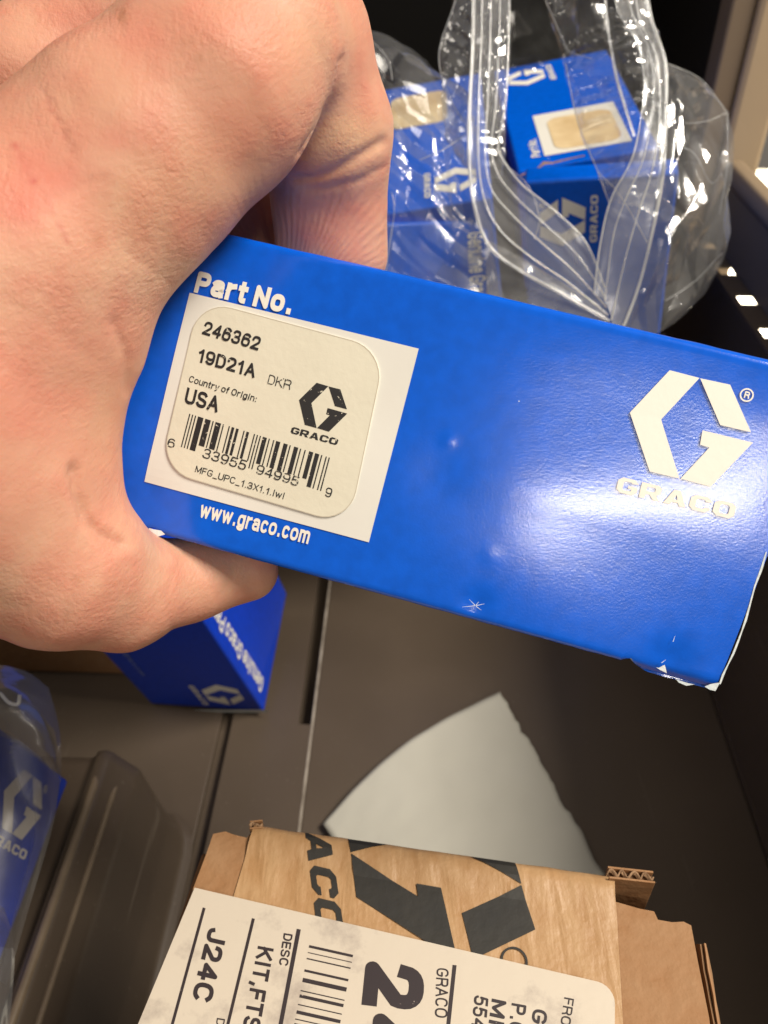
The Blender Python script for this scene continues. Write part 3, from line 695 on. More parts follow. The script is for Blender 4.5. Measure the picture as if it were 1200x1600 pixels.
LIP_GLINT = mat('tray lip highlight', (.20, .15, .10), .33, var=.4, vscale=120, col2=(.12, .09, .06))  # lighter colour stands for the highlight lines along the lip
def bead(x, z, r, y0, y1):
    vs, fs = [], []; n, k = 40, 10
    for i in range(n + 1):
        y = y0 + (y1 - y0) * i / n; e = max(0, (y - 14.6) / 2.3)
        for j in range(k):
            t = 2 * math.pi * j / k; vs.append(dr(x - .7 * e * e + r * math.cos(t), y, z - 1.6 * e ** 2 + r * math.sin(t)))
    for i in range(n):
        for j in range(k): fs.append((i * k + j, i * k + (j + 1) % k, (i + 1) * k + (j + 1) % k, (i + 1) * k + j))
    return mesh('lip', vs, fs, LIP_GLINT, tray, smooth=True)
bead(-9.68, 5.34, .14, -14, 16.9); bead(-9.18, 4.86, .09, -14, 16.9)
v_, f_ = tray_shell(); mesh('tray_shell', v_, f_, BROWN, tray, smooth=True)

# ------------------------------------------------------------------ white sheet of paper on the floor
def paper():
    quad = [at_z(505, 1288, FZ + .3), at_z(781, 1084, FZ + .5), at_z(945, 1368, FZ + .25), at_z(620, 1460, FZ + .2)]
    n = 40; vs, fs = [], []
    for i in range(n + 1):
        for j in range(n + 1):
            s, t = i / n, j / n
            p = (1 - t) * ((1 - s) * quad[0] + s * quad[1]) + t * ((1 - s) * quad[3] + s * quad[2])
            bow = math.sin(math.pi * s)
            p = p + np.array([-.45, .55, 0]) * bow * (1 - t) * .8            # curved left edge
            p = p + np.array([.16, .07, 0]) * (noise.noise((t * 7, 3, s)) + .6 * noise.noise((t * 22, 5, s))) * s ** 8
            p[2] += .22 * math.sin(math.pi * s * .9) * (1 - t) + .12 * noise.noise((s * 2, t * 2, 0)) + .03 * noise.noise((s * 9, t * 9, 4))
            vs.append(p)
    for i in range(n):
        for j in range(n):
            k = i * (n + 1) + j; fs.append((k, k + n + 1, k + n + 2, k + 1))
    return vs, fs
v_, f_ = paper()
sh = mesh('paper_sheet', v_, f_, SHEET, None, np.mean(v_, 0), smooth=True)
md = sh.modifiers.new('thickness', 'SOLIDIFY'); md.thickness = .05 * U
tag(sh, 'white paper sheet with a curled corner lying on the drawer floor behind the brown carton', 'paper')

# ------------------------------------------------------------------ the brown shipping carton in front
CZ = 13.0
CX = np.array([7.0, -1.07, 0]); CX /= np.linalg.norm(CX); CY = np.cross([0, 0, 1.], CX)
CF = Frame(at_z(400, 1290, CZ), CX, CY, (0, 0, 1))
cart = thing('shipping_carton', (1.0, 4.0, FZ), 'brown shipping carton with printed paper tape and a smudged white label on top', 'carton')
def cpx(u, v): return tuple(CF.px(u, v))
# top panel outline (far edge is torn and uneven)
top = [(322, 1335), (333, 1303), (352, 1299), (365, 1304), (386, 1309), (396, 1296), (402, 1300), (958, 1380), (962, 1409), (1000, 1420), (1022, 1424), (1028, 1437), (1050, 1441), (1068, 1440), (1080, 1446), (1090, 1500), (1108, 1590)]
to = [cpx(*p) for p in top]
xl, xr = cpx(322, 1335)[0], cpx(1108, 1590)[0]
to = to + [(xr + .0, -9.5), (xl - .35, -9.5)]
# the panel is corrugated board 3 mm thick
def solid(name, outline, f, h0, h1, m, parent):
    n = len(outline)
    vs = [f.at(a, b, h0) for a, b in outline] + [f.at(a, b, h1) for a, b in outline]
    pts, tri = tess([outline]); fs = [(i, (i + 1) % n, n + (i + 1) % n, n + i) for i in range(n)]
    fs += [tuple(n + i for i in t) for t in tri] + [t[::-1] for t in tri]
    b = BASE[parent]; me = bpy.data.meshes.new(name)
    me.from_pydata(((np.array(vs) - b) * U).tolist(), [], fs)
    bm = bmesh.new(); bm.from_mesh(me); bmesh.ops.recalc_face_normals(bm, faces=bm.faces); bm.to_mesh(me); bm.free()
    return link(name, me, m, parent)
solid('top_panel', to, CF, -.3, 0, KRAFT, cart)
ymax = cpx(1040, 1441)[1]
bm_obj('carton_body', hexahedron(CF, xl - .2, xr - .12, -9.4, -.55, -13.4, -.32, .06), KRAFT, cart)
# tape: runs over the far edge and down the far side
tl0, tl1 = cpx(395, 1300), cpx(375, 1400); tr0, tr1 = cpx(958, 1370), cpx(967, 1600)
def tape():
    vs, fs = [], []; n, k = 60, 0
    path = [(-9.4, .03), (-3, .03), (-.75, .03), (-.62, .05), (-.45, .10), (-.32, .12), (-.15, .11), (-.04, .05), (.03, -.06), (.05, -.3), (.05, -2.5)]
    for b, h in path:
        for i in range(n + 1):
            s = i / n; a = tl0[0] + (tr0[0] - tl0[0]) * s
            vs.append(CF.at(a + .03 * noise.noise((b * 2, s * 3, 1)) * (1 if i in (0, n) else 0), b + (.02 * noise.noise((s * 14, 0, 0)) if b > -.8 else 0), h + (.02 * noise.noise((s * 9, b * 3, 4)) if -.8 < b < .0 else 0)))
    for j in range(len(path) - 1):
        for i in range(n): k = j * (n + 1) + i; fs.append((k, k + 1, k + n + 2, k + n + 1))
    return vs, fs, path
v_, f_, tpath = tape(); tp = mesh('packing_tape', v_, f_, TAPE, cart, smooth=True)
def tape_h(a, b):
    for (b0, h0), (b1, h1) in zip(tpath[:-1], tpath[1:]):
        if b0 <= b <= b1: return h0 + (h1 - h0) * (b - b0) / (b1 - b0) + .02
    return .05
tA_ = affine([(8.347, -1.0), (8.82, -1.01), (8.23, .565), (8.689, .574), (9.176, -.056), (8.707, -.058), (8.495, -.422), (8.474, -.197)],
    [cpx(*p) for p in ((563, 1334), (545, 1407), (825, 1382), (825, 1464), (762, 1492), (704, 1429), (645, 1399), (687, 1378))])
# cut the print finely so that it follows the tape over the edge
def fine(groups, step=.25):
    out = []
    for loops in groups:
        r = []
        for lp in loops:
            q = []
            for i in range(len(lp)):
                p, s = np.array(lp[i]), np.array(lp[(i + 1) % len(lp)]); n = max(1, int(np.linalg.norm(s - p) / step))
                q += [tuple(p + (s - p) * k / n) for k in range(n)]
            r.append(q)
        out.append(r)
    return out
def tape_print():
    cuts = [-9, -.75, -.45, -.32, -.15, -.04]
    for nm, src in (('hexagon_logo', [[s] for s in MARK]), ('wordmark', WORD)):
        vs, fs = [], []
        for loops in src:
            p, tri = tess([[tA_(q) for q in lp] for lp in loops])
            for t in tri:
                poly = [np.array(p[i]) for i in t]
                for c0, c1 in zip(cuts[:-1], cuts[1:]):
                    q = clip_half(poly, np.array([0, 1.]), c1)
                    if len(q) > 2: q = clip_half(q, np.array([0, -1.]), -c0)
                    if len(q) > 2:
                        k = len(vs); w_ = [CF.at(a, b, tape_h(a, b)) for a, b in q]
                        nn = np.cross(w_[1] - w_[0], w_[2] - w_[0])
                        idx = list(range(k, k + len(q))); vs += w_; fs.append(tuple(idx if nn[2] > 0 else idx[::-1]))
        mesh(nm, vs, fs, TAPEINK, tp)
tape_print()
rc = cpx(803, 1503)
print_mesh('registered_mark', [[circle(rc[0], rc[1], .24, 28), circle(rc[0], rc[1], .20, 28)]], CF, .055, TAPEINK, tp)
# shipping label
lab = [cpx(305, 1390), cpx(960, 1543)]; lx = lab[0]; rx = cpx(955, 1600)
e = (np.array(lab[1]) - np.array(lab[0])); e /= np.linalg.norm(e); dn = np.array([e[1], -e[0]])
l0 = np.array(lab[0]); l1 = np.array(lab[1])
out = rrect([l0, l1, l1 + dn * 7.5, l0 + dn * 7.5], .30, 6); out = [tuple(l0)] + out[7:]
lbl = slab('shipping_label', out, CF, .03, .075, SHIP, cart)
LH = .08
def e2(x, y): return (220 + x * .33333, 1260 + y * .33333)
def rule(p, q, wd): return [cpx(*c) for c in line_poly_w(p, q, wd)]
def line_poly_w(p, q, wd):
    p, q = np.array(p, float), np.array(q, float); n = np.array([-(q - p)[1], (q - p)[0]]); n = n / np.linalg.norm(n) * wd / 2
    return [tuple(p + n), tuple(q + n), tuple(q - n), tuple(p - n)]
for p_, q_, wd_ in ((e2(300, 485), e2(105, 1200), 4.6), (e2(530, 535), e2(370, 1200), 4.8), (e2(742, 585), e2(625, 1200), 6.5), ((710, 1511), (690, 1700), 6.2)):
    print_mesh('ruled_line', [[rule(p_, q_, wd_)]], CF, LH, INKC, lbl)
text('printed_code', 'J24C', CF, e2(322, 572), e2(240, 912), e2(410, 592), INKC, lbl, LH, 0.21)
text('printed_line', 'KIT,FTS', CF, e2(552, 660), e2(478, 1050), e2(626, 674), INKC, lbl, LH, 0.20)
text('printed_heading', 'DESC', CF, e2(672, 603), e2(648, 752), e2(714, 610), INKC, lbl, LH, 0.18)
text('printed_heading', 'D', CF, e2(360, 1000), e2(354, 1034), e2(398, 1006), INKC, lbl, LH, 0.14)
text('printed_number', '24', CF, (572, 1503), (556, 1660), (664, 1514), INKC, lbl, LH, .25)
text('printed_name', 'GRACO', CF, (682, 1515), (679, 1592), (701, 1517), INKC, lbl, LH, 0.14)
text('printed_address', '55440', CF, (741, 1557), (732, 1645), (763, 1561), INKC, lbl, LH, 0.17)
text('printed_address', 'MINN', CF, (768, 1563), (756, 1660), (791, 1568), INKC, lbl, LH, 0.18)
text('printed_address', 'P.O.', CF, (799, 1570), (792, 1625), (822, 1574), INKC, lbl, LH, 0.18)
text('printed_address', 'GR', CF, (832, 1578), (826, 1626), (855, 1583), INKC, lbl, LH, 0.18)
text('printed_heading', 'FROM', CF, (881, 1561), (872, 1622), (896, 1564), INKC, lbl, LH, 0.14)
bars = [(665, 12), (694, 4), (722, 6), (778, 11), (822, 20), (872, 5), (897, 15), (937, 5), (972, 16), (1005, 5), (1030, 12), (1070, 6), (1100, 16), (1140, 8), (1170, 5)]
gb = []
for y, wd in bars:
    x0 = 790 - (y - 665) * .19; p = e2(x0, y); q = e2(x0 + 205, y + 46)
    gb.append([rule(p, q, wd / 3.)])
print_mesh('barcode', gb, CF, LH, INKC, lbl)
# torn tab with its corrugated edge, right of the tape, and the folded side flap
def corrugated(name, p, q, thick, z0, z1, parent, waves):
    """upright board from p to q (world xy); two liners and a wavy flute, seen from above"""
    p, q = np.array(p, float), np.array(q, float); d = q - p; L = np.linalg.norm(d); d /= L; n = np.array([-d[1], d[0]])
    f = Frame((*p, 0), (*d, 0), (*n, 0), (0, 0, 1))
    o = bm_obj(name, hexahedron(f, 0, L, 0, thick * .16, z0, z1, .01), KRAFT, parent)
    bm_obj('liner', hexahedron(f, 0, L, thick * .84, thick, z0, z1 - .03, .01), KRAFT, o)
    vs, fs = [], []; N = waves * 8
    for i in range(N + 1):
        s = i / N; off = thick * (.5 + .26 * math.sin(2 * math.pi * waves * s + 1.5 * noise.noise((s * 4, 2, 0))))
        for z in (z0, z1 - .02 - .03 * noise.noise((s * 9, 0, 0))): vs.append(f.at(L * s, off, z))
    for i in range(N): fs.append((2 * i, 2 * i + 2, 2 * i + 3, 2 * i + 1))
    fl = mesh('flute', vs, fs, KRAFTE, o, smooth=True); m_ = fl.modifiers.new('thickness', 'SOLIDIFY'); m_.thickness = .025 * U
    bm_obj('edge_fill', hexahedron(f, 0.01, L - .01, thick * .17, thick * .83, z0, z1 - .14), mat('dark flute hollow', (.10, .05, .022), .9), o)
    return o
pA, pB = at_z(952, 1372, 13.2), at_z(1024, 1380, 13.2)
corrugated('torn_tab', pA[:2], pB[:2] , .26, 10.5, 13.2, cart, 4)
pA, pB = at_z(390, 1296, 13.1), at_z(410, 1294, 13.1)
corrugated('torn_tab', pA[:2], pB[:2], .2, 11, 13.12, cart, 1)
pA, pB = at_z(1090, 1452, 12.95), at_z(1122, 1640, 12.95)
corrugated('side_flap', pB[:2], pA[:2], .30, 3, 12.9, cart, 12) if False else None
d_ = (pB - pA)[:2]; d_ /= np.linalg.norm(d_); nr = np.array([-d_[1], d_[0]])
q0 = pA[:2] + nr * .06
fside = Frame((*q0, 0), (*d_, 0), (*nr, 0), (0, 0, 1))
for k, (o0, o1, zt, m_) in enumerate(((-.04, .0, 12.86, KRAFTD), (.02, .055, 12.92, KRAFT), (.075, .11, 12.80, KRAFTD))):
    vs, fs = [], []; N = 40
    for i in range(N + 1):
        s = i / N * 9; wv = .025 * noise.noise((s * 2.2, k, 0)) + .02 * noise.noise((s * 9, k, 3)); ed = -.5 * max(0, 1 - s / .25) ** 2 * (1 + k)
        for o_, z in ((o0, 0), (o0, zt + wv + ed), (o1, zt + wv + ed - .01), (o1, 0)): vs.append(fside.at(s, o_ + wv * .4, z))
    for i in range(N):
        for j in range(3): a_ = i * 4 + j; fs.append((a_, a_ + 4, a_ + 5, a_ + 1))
    fs.append((0, 1, 2, 3))
    mesh('side_flap', vs, fs, m_, cart)

# ------------------------------------------------------------------ zip bag of clear film
def catmull(P, n):
    P = np.array(P, float); m = len(P); out = []
    for x in np.linspace(0, m - 1, n):
        i = min(int(x), m - 2); t = x - i
        p1, p2 = P[i], P[i + 1]; p0 = P[i - 1] if i > 0 else 2 * p1 - p2; p3 = P[i + 2] if i + 2 < m else 2 * p2 - p1
        out.append(.5 * ((2 * p1) + (-p0 + p2) * t + (2 * p0 - 5 * p1 + 4 * p2 - p3) * t * t + (-p0 + 3 * p1 - 3 * p2 + p3) * t ** 3))
    return np.array(out)
_dirs = {}
def crumple(p, sc, seed):
    """flat facets between straight creases: a few skewed triangle waves"""
    if seed not in _dirs:
        r = random.Random(seed * 77); _dirs[seed] = []
        for fq, am in ((.28, 1.0), (.36, .8), (.62, .5), (.9, .34), (1.5, .17), (2.1, .11)):
            d = Vector((r.gauss(0, 1), r.gauss(0, 1), r.gauss(0, 1))).normalized(); _dirs[seed].append((d, fq, am, r.random() * 4, .25 + .5 * r.random()))
    def nv(x): return Vector((noise.noise(x), noise.noise(x + Vector((31.7, 5.1, 8.8))), noise.noise(x + Vector((-12.3, 44.9, 19.2)))))
    q = Vector(p) + nv(Vector(p) * .16) * 1.2 + nv(Vector(p) * .5) * .22; f = 0
    for d, fq, am, ph_, kk in _dirs[seed]:
        t = (d.dot(q) * fq * sc * 2.2 + ph_) % 1.0; f += am * (t / kk if t < kk else (1 - t) / (1 - kk))
    m_ = .5 + .5 * noise.noise(q * .3 + Vector((seed, 0, 0)))
    return f * .45 * (.5 + m_) + .5 * noise.noise(q * .25 * sc * 2)
def sheet(name, rws, m, parent, amp=.25, sc=.5, seed=1, n=(70, 60), smooth=False):
    g = np.array([[at(*p) for p in r] for r in rws]); R_ = np.array([catmull(r, n[1]) for r in g])
    G = np.stack([catmull(R_[:, j], n[0]) for j in range(n[1])], 1)
    dx = np.gradient(G, axis=0); dy = np.gradient(G, axis=1); N = np.cross(dx, dy); N /= np.linalg.norm(N, axis=-1, keepdims=True) + 1e-9
    vs, fs = [], []
    for i in range(n[0]):
        for j in range(n[1]):
            ed = min(1, min(j, n[1] - 1 - j, i, n[0] - 1 - i) / (.10 * min(n)))
            vs.append(G[i, j] + N[i, j] * amp * (.25 + .75 * ed) * (crumple(G[i, j], sc, seed) - .5))
    for i in range(n[0] - 1):
        for j in range(n[1] - 1): k = i * n[1] + j; fs.append((k, k + 1, k + n[1] + 1, k + n[1]))
    return mesh(name, vs, fs, m, parent, smooth=smooth)
def tube(name, pts, r, m, parent, n=48, k=6, flat=1.0):
    P = catmull([at(*p) for p in pts], n); T = np.gradient(P, axis=0); T /= np.linalg.norm(T, axis=1)[:, None]
    vs, fs = [], []
    for i in range(n):
        a = np.cross(T[i], WV); a /= np.linalg.norm(a); b = np.cross(T[i], a)
        for j in range(k):
            th = 2 * math.pi * j / k; vs.append(P[i] + r * (a * math.cos(th) + b * math.sin(th) * flat))
    for i in range(n - 1):
        for j in range(k): fs.append((i * k + j, i * k + (j + 1) % k, (i + 1) * k + (j + 1) % k, (i + 1) * k + j))
    return mesh(name, vs, fs, m, parent, smooth=True)
bag = thing('zip_bag', (5, 34, FZ), 'open clear plastic zip bag holding blue boxes at the back of the drawer', 'bag')
sheet('bag_wall', [[(540, 45, 29), (585, 50, 28.5), (640, 72, 28.5), (668, 92, 29)],
                   [(540, 110, 28), (600, 115, 26.8), (660, 120, 27), (706, 140, 28)],
                   [(545, 200, 27.5), (610, 195, 26.2), (690, 195, 26.4), (742, 200, 26.8)],
                   [(545, 300, 27.5), (610, 300, 26.2), (690, 300, 26), (745, 300, 26.2)],
                   [(545, 380, 27.5), (610, 385, 26.4), (690, 385, 26), (765, 385, 25.8)],
                   [(540, 480, 27.5), (610, 490, 26.5), (690, 500, 26), (800, 505, 25.6)]], FILM_CR, bag, 1.0, .42, 2, (190, 150))
sheet('bag_wall', [[(700, -60, 27), (735, -60, 26.5), (765, -60, 26.4), (800, -60, 26.6)],
                   [(708, 0, 27), (735, 0, 26.4), (765, 0, 26.2), (798, 0, 26.4)],
                   [(686, 86, 27), (720, 86, 26.2), (755, 86, 26), (797, 86, 26.2)],
                   [(703, 155, 27), (725, 155, 26.2), (760, 155, 26), (792, 155, 26.2)],
                   [(728, 200, 26.8), (740, 215, 26.2), (765, 215, 26), (788, 220, 26.2)],
                   [(735, 270, 26.6), (748, 280, 26.2), (766, 280, 26), (780, 280, 26.2)]], FILM_CR, bag, .85, .8, 5, (170, 80))
sheet('bag_wall', [[(840, -60, 27), (900, -60, 26.2), (950, -60, 25.8), (1000, -60, 26.2)],
                   [(852, 0, 27), (905, 0, 26.0), (955, 0, 25.6), (1007, 0, 26)],
                   [(884, 100, 26.8), (930, 98, 25.8), (985, 95, 25.3), (1041, 98, 25.8)],
                   [(902, 190, 26.6), (945, 190, 25.8), (990, 190, 25.3), (1041, 190, 25.6)],
                   [(928, 262, 26.4), (965, 262, 25.6), (1000, 262, 25.3), (1038, 262, 25.5)],
                   [(951, 315, 26), (975, 320, 25.5), (1000, 325, 25.2), (1026, 345, 25.3)]], FILM_CR, bag, .95, .7, 8, (170, 110))
sheet('bag_wall', [[(1030, 95, 28), (1055, 100, 28), (1075, 110, 28.5), (1098, 125, 29.5)],
                   [(1032, 150, 27), (1070, 150, 27), (1105, 160, 27.6), (1137, 178, 29)],
                   [(1030, 260, 26.4), (1065, 260, 26.4), (1105, 265, 27.2), (1137, 262, 28.6)],
                   [(1018, 345, 26), (1060, 345, 26.4), (1100, 345, 27), (1127, 345, 28.2)],
                   [(1000, 430, 25.8), (1045, 425, 26.2), (1090, 415, 27), (1131, 395, 28)],
                   [(970, 540, 25.6), (1010, 530, 26), (1050, 505, 26.6), (1100, 460, 27.6)]], FILM_CR, bag, .85, .40, 11, (190, 130))
sheet('bag_wall', [[(755, 372, 26.4), (800, 395, 26.2), (860, 430, 26), (930, 470, 25.8)],
                   [(760, 430, 26.2), (810, 440, 26), (870, 465, 25.8), (945, 490, 25.6)],
                   [(760, 520, 26.2), (830, 530, 26), (900, 540, 25.8), (970, 545, 25.6)]], FILM_MILK, bag, .2, .5, 14, (40, 50), True)
# back of the bag, behind the boxes
sheet('bag_wall', [[(780, -40, 40), (850, -30, 40), (905, 0, 40)], [(785, 60, 39), (840, 60, 38.5), (900, 60, 39)], [(790, 130, 38), (840, 128, 37.4), (890, 120, 38)]], DARKFILM, bag, .8, .25, 17, (60, 60), True)
# zip lips: two banded strips that meet at the foot of the mouth
Lz = [[(740, -60), (739, 60), (734, 160), (733, 250), (741, 320), (764, 384), (815, 424), (880, 460), (952, 502)],
      [(754, -60), (752, 60), (748, 160), (748, 250), (757, 312), (782, 360), (830, 402), (886, 440), (950, 492)],
      [(768, -60), (766, 60), (762, 160), (758, 240), (768, 295), (800, 335), (845, 378), (895, 422), (948, 480)],
      [(782, -60), (780, 60), (775, 160), (768, 230), (780, 275), (812, 314), (860, 358), (905, 402), (947, 466)],
      [(797, -60), (795, 60), (790, 160), (779, 225), (788, 252), (818, 290), (868, 330), (915, 378), (946, 450)]]
Rz = [[(1003, -60), (1018, 30), (1040, 100), (1040, 190), (1037, 262), (1022, 350), (997, 450), (962, 540)],
      [(985, -60), (1000, 30), (1026, 90), (1031, 180), (1020, 262), (1000, 325), (978, 400), (955, 500)],
      [(968, -60), (988, 20), (1014, 78), (1021, 150), (1006, 245), (978, 310), (958, 370), (945, 470)],
      [(952, -60), (965, 15), (996, 70), (1006, 140), (990, 240), (955, 310), (938, 380), (928, 460)],
      [(943, -60), (948, 30), (962, 115), (976, 165), (991, 213)]]
def zt(v): return 25.6 - .3 * math.sin(v / 160.)
sheet('zip_strip', [[(u, v, zt(v) + .05) for u, v in r] for r in Lz], FILM_LIP, bag, .10, .6, 21, (24, 90), True)
sheet('zip_strip', [[(u, v, zt(v) - .15) for u, v in r] for r in Rz[:4]], FILM_LIP, bag, .12, .6, 24, (24, 90), True)
for k, r in enumerate(Lz): tube('zip_ridge', [(u, v, zt(v) - .02) for u, v in r], (.055, .026, .020, .020, .028)[k], FILM_RIDGE, bag)
for k, r in enumerate(Rz): tube('zip_ridge', [(u, v, zt(v) - .22) for u, v in r], (.05, .024, .020, .024, .045)[k], FILM_RIDGE, bag)
# folds in the film, their highlights drawn as thin milky tubes
folds = [[(578, 60, 28), (606, 92, 26.6), (613, 125, 26.2)], [(612, 300, 26), (616, 330, 26), (606, 400, 26), (600, 440, 26.2)], [(655, 250, 25.7), (690, 235, 25.7), (735, 205, 26)],
         [(1008, 165, 25), (1060, 190, 26), (1100, 190, 26.6), (1137, 176, 28.4)], [(1050, 225, 26), (1085, 240, 26.2), (1110, 285, 26.8), (1128, 272, 28)],
         [(1137, 176, 28.4), (1136, 262, 28), (1124, 335, 28)], [(1041, 98, 27), (1095, 124, 29), (1137, 176, 28.6)], [(1128, 395, 28), (1085, 440, 27), (1040, 470, 26)],
         [(852, 0, 26.6), (880, 62, 26.2), (890, 80, 26.2), (925, 92, 26)], [(884, 100, 26.3), (903, 190, 26.2), (935, 270, 26), (952, 318, 25.8)], [(935, 270, 26), (965, 300, 25.6), (990, 340, 25.4), (1012, 380, 25.2)],
         [(712, 0, 26.7), (686, 86, 26.6), (704, 155, 26.6), (735, 205, 26.4)], [(780, 250, 26), (825, 290, 26), (842, 340, 26), (835, 375, 26)]]
for p in folds: tube('film_fold_glint', p, .013, FILM_RIDGE, bag, 36, 5)
# the bag's far side falls to the drawer floor behind the held box
sheet('bag_wall', [[(540, 470, 27.6), (700, 500, 26), (860, 530, 25.8), (1040, 520, 26.4)], [(560, 640, 29), (700, 660, 28.5), (860, 670, 28.5), (1010, 660, 29)], [(600, 800, 33), (700, 800, 33), (850, 800, 33), (980, 790, 33)]], FILM, bag, .4, .4, 31, (40, 60))

# clear bag over the lower-left box
lb = thing('clear_bag', at(20, 1300, 21.5), 'clear plastic bag round the blue box at the lower left edge', 'bag')
sheet('bag_film', [[(-80, 1030, 24), (-20, 1036, 24), (40, 1050, 24.4), (75, 1075, 24.8)], [(-80, 1085, 22.5), (-10, 1095, 22.5), (50, 1110, 23), (92, 1140, 23.6)], [(-80, 1130, 22), (0, 1150, 22), (50, 1180, 22.2), (96, 1222, 22.4)]], film('grey film', .22, (.9, .9, .9)), lb, .2, .3, 41, (40, 50), True)
sheet('bag_film', [[(-80, 1120, 21.0), (0, 1140, 21.1), (60, 1180, 21.4), (94, 1220, 21.8)], [(-80, 1250, 19.8), (0, 1260, 19.9), (50, 1280, 20.2), (80, 1300, 20.6)], [(-80, 1400, 19.0), (-20, 1400, 19.1), (20, 1410, 19.4), (44, 1420, 19.8)], [(-80, 1520, 18.4), (-30, 1520, 18.5), (-5, 1530, 18.7), (10, 1540, 18.9)]], film('dull grey film', .05, (.62, .60, .60), .4, (.45, .43, .42)), lb, .12, .3, 47, (40, 40), True)
sheet('bag_film', [[(-60, 1400, 19.5), (-20, 1405, 19.5), (6, 1420, 19.8)], [(-60, 1480, 18.8), (-10, 1485, 18.8), (22, 1490, 19.2)], [(-60, 1640, 17.6), (-10, 1640, 17.6), (12, 1640, 18)]], film('grey film', .14, (.9, .9, .95)), lb, .25, .3, 44, (40, 40), True)
tube('film_fold_glint', [(0, 1083, 22.0), (14, 1098, 21.9), (28, 1100, 21.9), (31, 1086, 22.0)], .05, FILM_RIDGE, lb, 30, 6)  # milky tube drawn for the hooked highlight on the film

# ------------------------------------------------------------------ the hand
CH_MAIN = [
 [(-420, 900, 12.6, 330), (-150, 640, 12.4, 300), (10, 430, 12.2, 218), (200, 250, 12.2, 172), (330, 140, 12.3, 158), (402, 62, 12.5, 138)],
 [(-200, 800, 12.3, 275), (20, 790, 12.6, 150), (100, 880, 13.0, 128), (190, 922, 13.8, 90), (290, 909, 14.6, 60), (390, 893, 14.9, 45)],
 [(60, 560, 12.5, 130), (52, 690, 12.7, 96)]]
CH_F = [
 [(402, 60, 12.8, 134), (455, 70, 13.5, 120), (502, 205, 14.5, 108), (514, 262, 14.9, 92)],
 [(506, 262, 15.0, 88), (514, 320, 15.3, 84), (518, 400, 15.7, 78), (515, 450, 15.9, 60)]]
CH_B = [[(-260, 250, 13.7, 125), (50, 125, 13.8, 96), (200, 20, 14.0, 90), (340, -100, 14.2, 90)],
        [(250, 170, 15.4, 95), (345, 270, 16.4, 72), (382, 350, 16.9, 60), (392, 420, 17.2, 54)]]
def smin(a, b, k):
    h = np.clip(k - np.abs(a - b), 0, None) / k; return np.minimum(a, b) - h * h * k * .25
def chain_sd(p, ch, k=.35):
    best = None
    for a, b in zip(ch[:-1], ch[1:]):
        A = at(*a[:3]).astype(np.float32); B = at(*b[:3]).astype(np.float32); ra = a[3] * a[2] / FPX; rb = b[3] * b[2] / FPX
        ab = B - A; h = np.clip(((p - A) @ ab) / float(ab @ ab), 0, 1)
        d = np.linalg.norm(p - A - h[..., None] * ab, axis=-1) - (ra + (rb - ra) * h).astype(np.float32)
        best = d if best is None else smin(best, d, k)
    return best
def hand_sd(p):
    d = None
    for ch in CH_MAIN:
        e = chain_sd(p, ch); d = e if d is None else smin(d, e, .8)
    f = chain_sd(p, CH_F[0]); d = smin(d, f, .22)
    f = chain_sd(p, CH_F[1]); d = smin(d, f, .16)
    for ch in CH_B: d = smin(d, chain_sd(p, ch), .2)
    return d
def surface_nets(lo, hi, h):
    xs = [np.arange(lo[i], hi[i] + h, h, dtype=np.float32) for i in range(3)]
    nx, ny, nz = map(len, xs); D = np.empty((nx, ny, nz), np.float32)
    YZ = np.stack(np.meshgrid(xs[1], xs[2], indexing='ij'), -1)
    for i0 in range(0, nx, 24):
        sl = xs[0][i0:i0 + 24]
        p = np.concatenate([np.broadcast_to(sl[:, None, None, None], (len(sl), ny, nz, 1)), np.broadcast_to(YZ, (len(sl), ny, nz, 2))], -1)
        D[i0:i0 + 24] = hand_sd(p)
    for ax in range(3):
        for e_ in (0, 1, -1, -2):
            q_ = [slice(None)] * 3; q_[ax] = e_; D[tuple(q_)] = np.maximum(D[tuple(q_)], .01)
    s = D < 0
    corners = [(a, b, c) for a in (0, 1) for b in (0, 1) for c in (0, 1)]
    cnt = sum(s[a:nx - 1 + a, b:ny - 1 + b, c:nz - 1 + c].astype(np.int8) for a, b, c in corners)
    idx = -np.ones(cnt.shape, np.int64); cells = np.argwhere((cnt > 0) & (cnt < 8)); idx[tuple(cells.T)] = np.arange(len(cells))
    acc = np.zeros((len(cells), 3)); num = np.zeros(len(cells))
    for c0 in corners:
        for ax in range(3):
            if c0[ax]: continue
            c1 = list(c0); c1[ax] = 1
            d0 = D[tuple((cells + c0).T)]; d1 = D[tuple((cells + c1).T)]; m = (d0 < 0) != (d1 < 0)
            t = np.where(m, d0 / (d0 - d1 + 1e-12), 0); q = np.tile(np.array(c0, float), (len(cells), 1)); q[:, ax] = t
            acc[m] += q[m]; num[m] += 1
    V = (cells + acc / num[:, None]) * h + np.array(lo)
    F_ = []
    for ax in range(3):
        o1, o2 = [a for a in range(3) if a != ax]
        sa = [slice(None)] * 3; sb = [slice(None)] * 3; sa[ax] = slice(0, -1); sb[ax] = slice(1, None)
        ch = np.argwhere(s[tuple(sa)] != s[tuple(sb)])
        ok = (ch[:, o1] > 0) & (ch[:, o2] > 0) & (ch[:, o1] < D.shape[o1] - 1) & (ch[:, o2] < D.shape[o2] - 1); ch = ch[ok]
        def g(d1, d2):
            q = ch.copy(); q[:, o1] -= d1; q[:, o2] -= d2; return idx[tuple(q.T)]
        quad = np.stack([g(1, 1), g(0, 1), g(0, 0), g(1, 0)], 1)
        ins = s[tuple(ch.T)]
        flip = ins if ax != 1 else ~ins
        quad[~flip] = quad[~flip][:, ::-1]; F_.append(quad)
    return V, np.concatenate(F_)
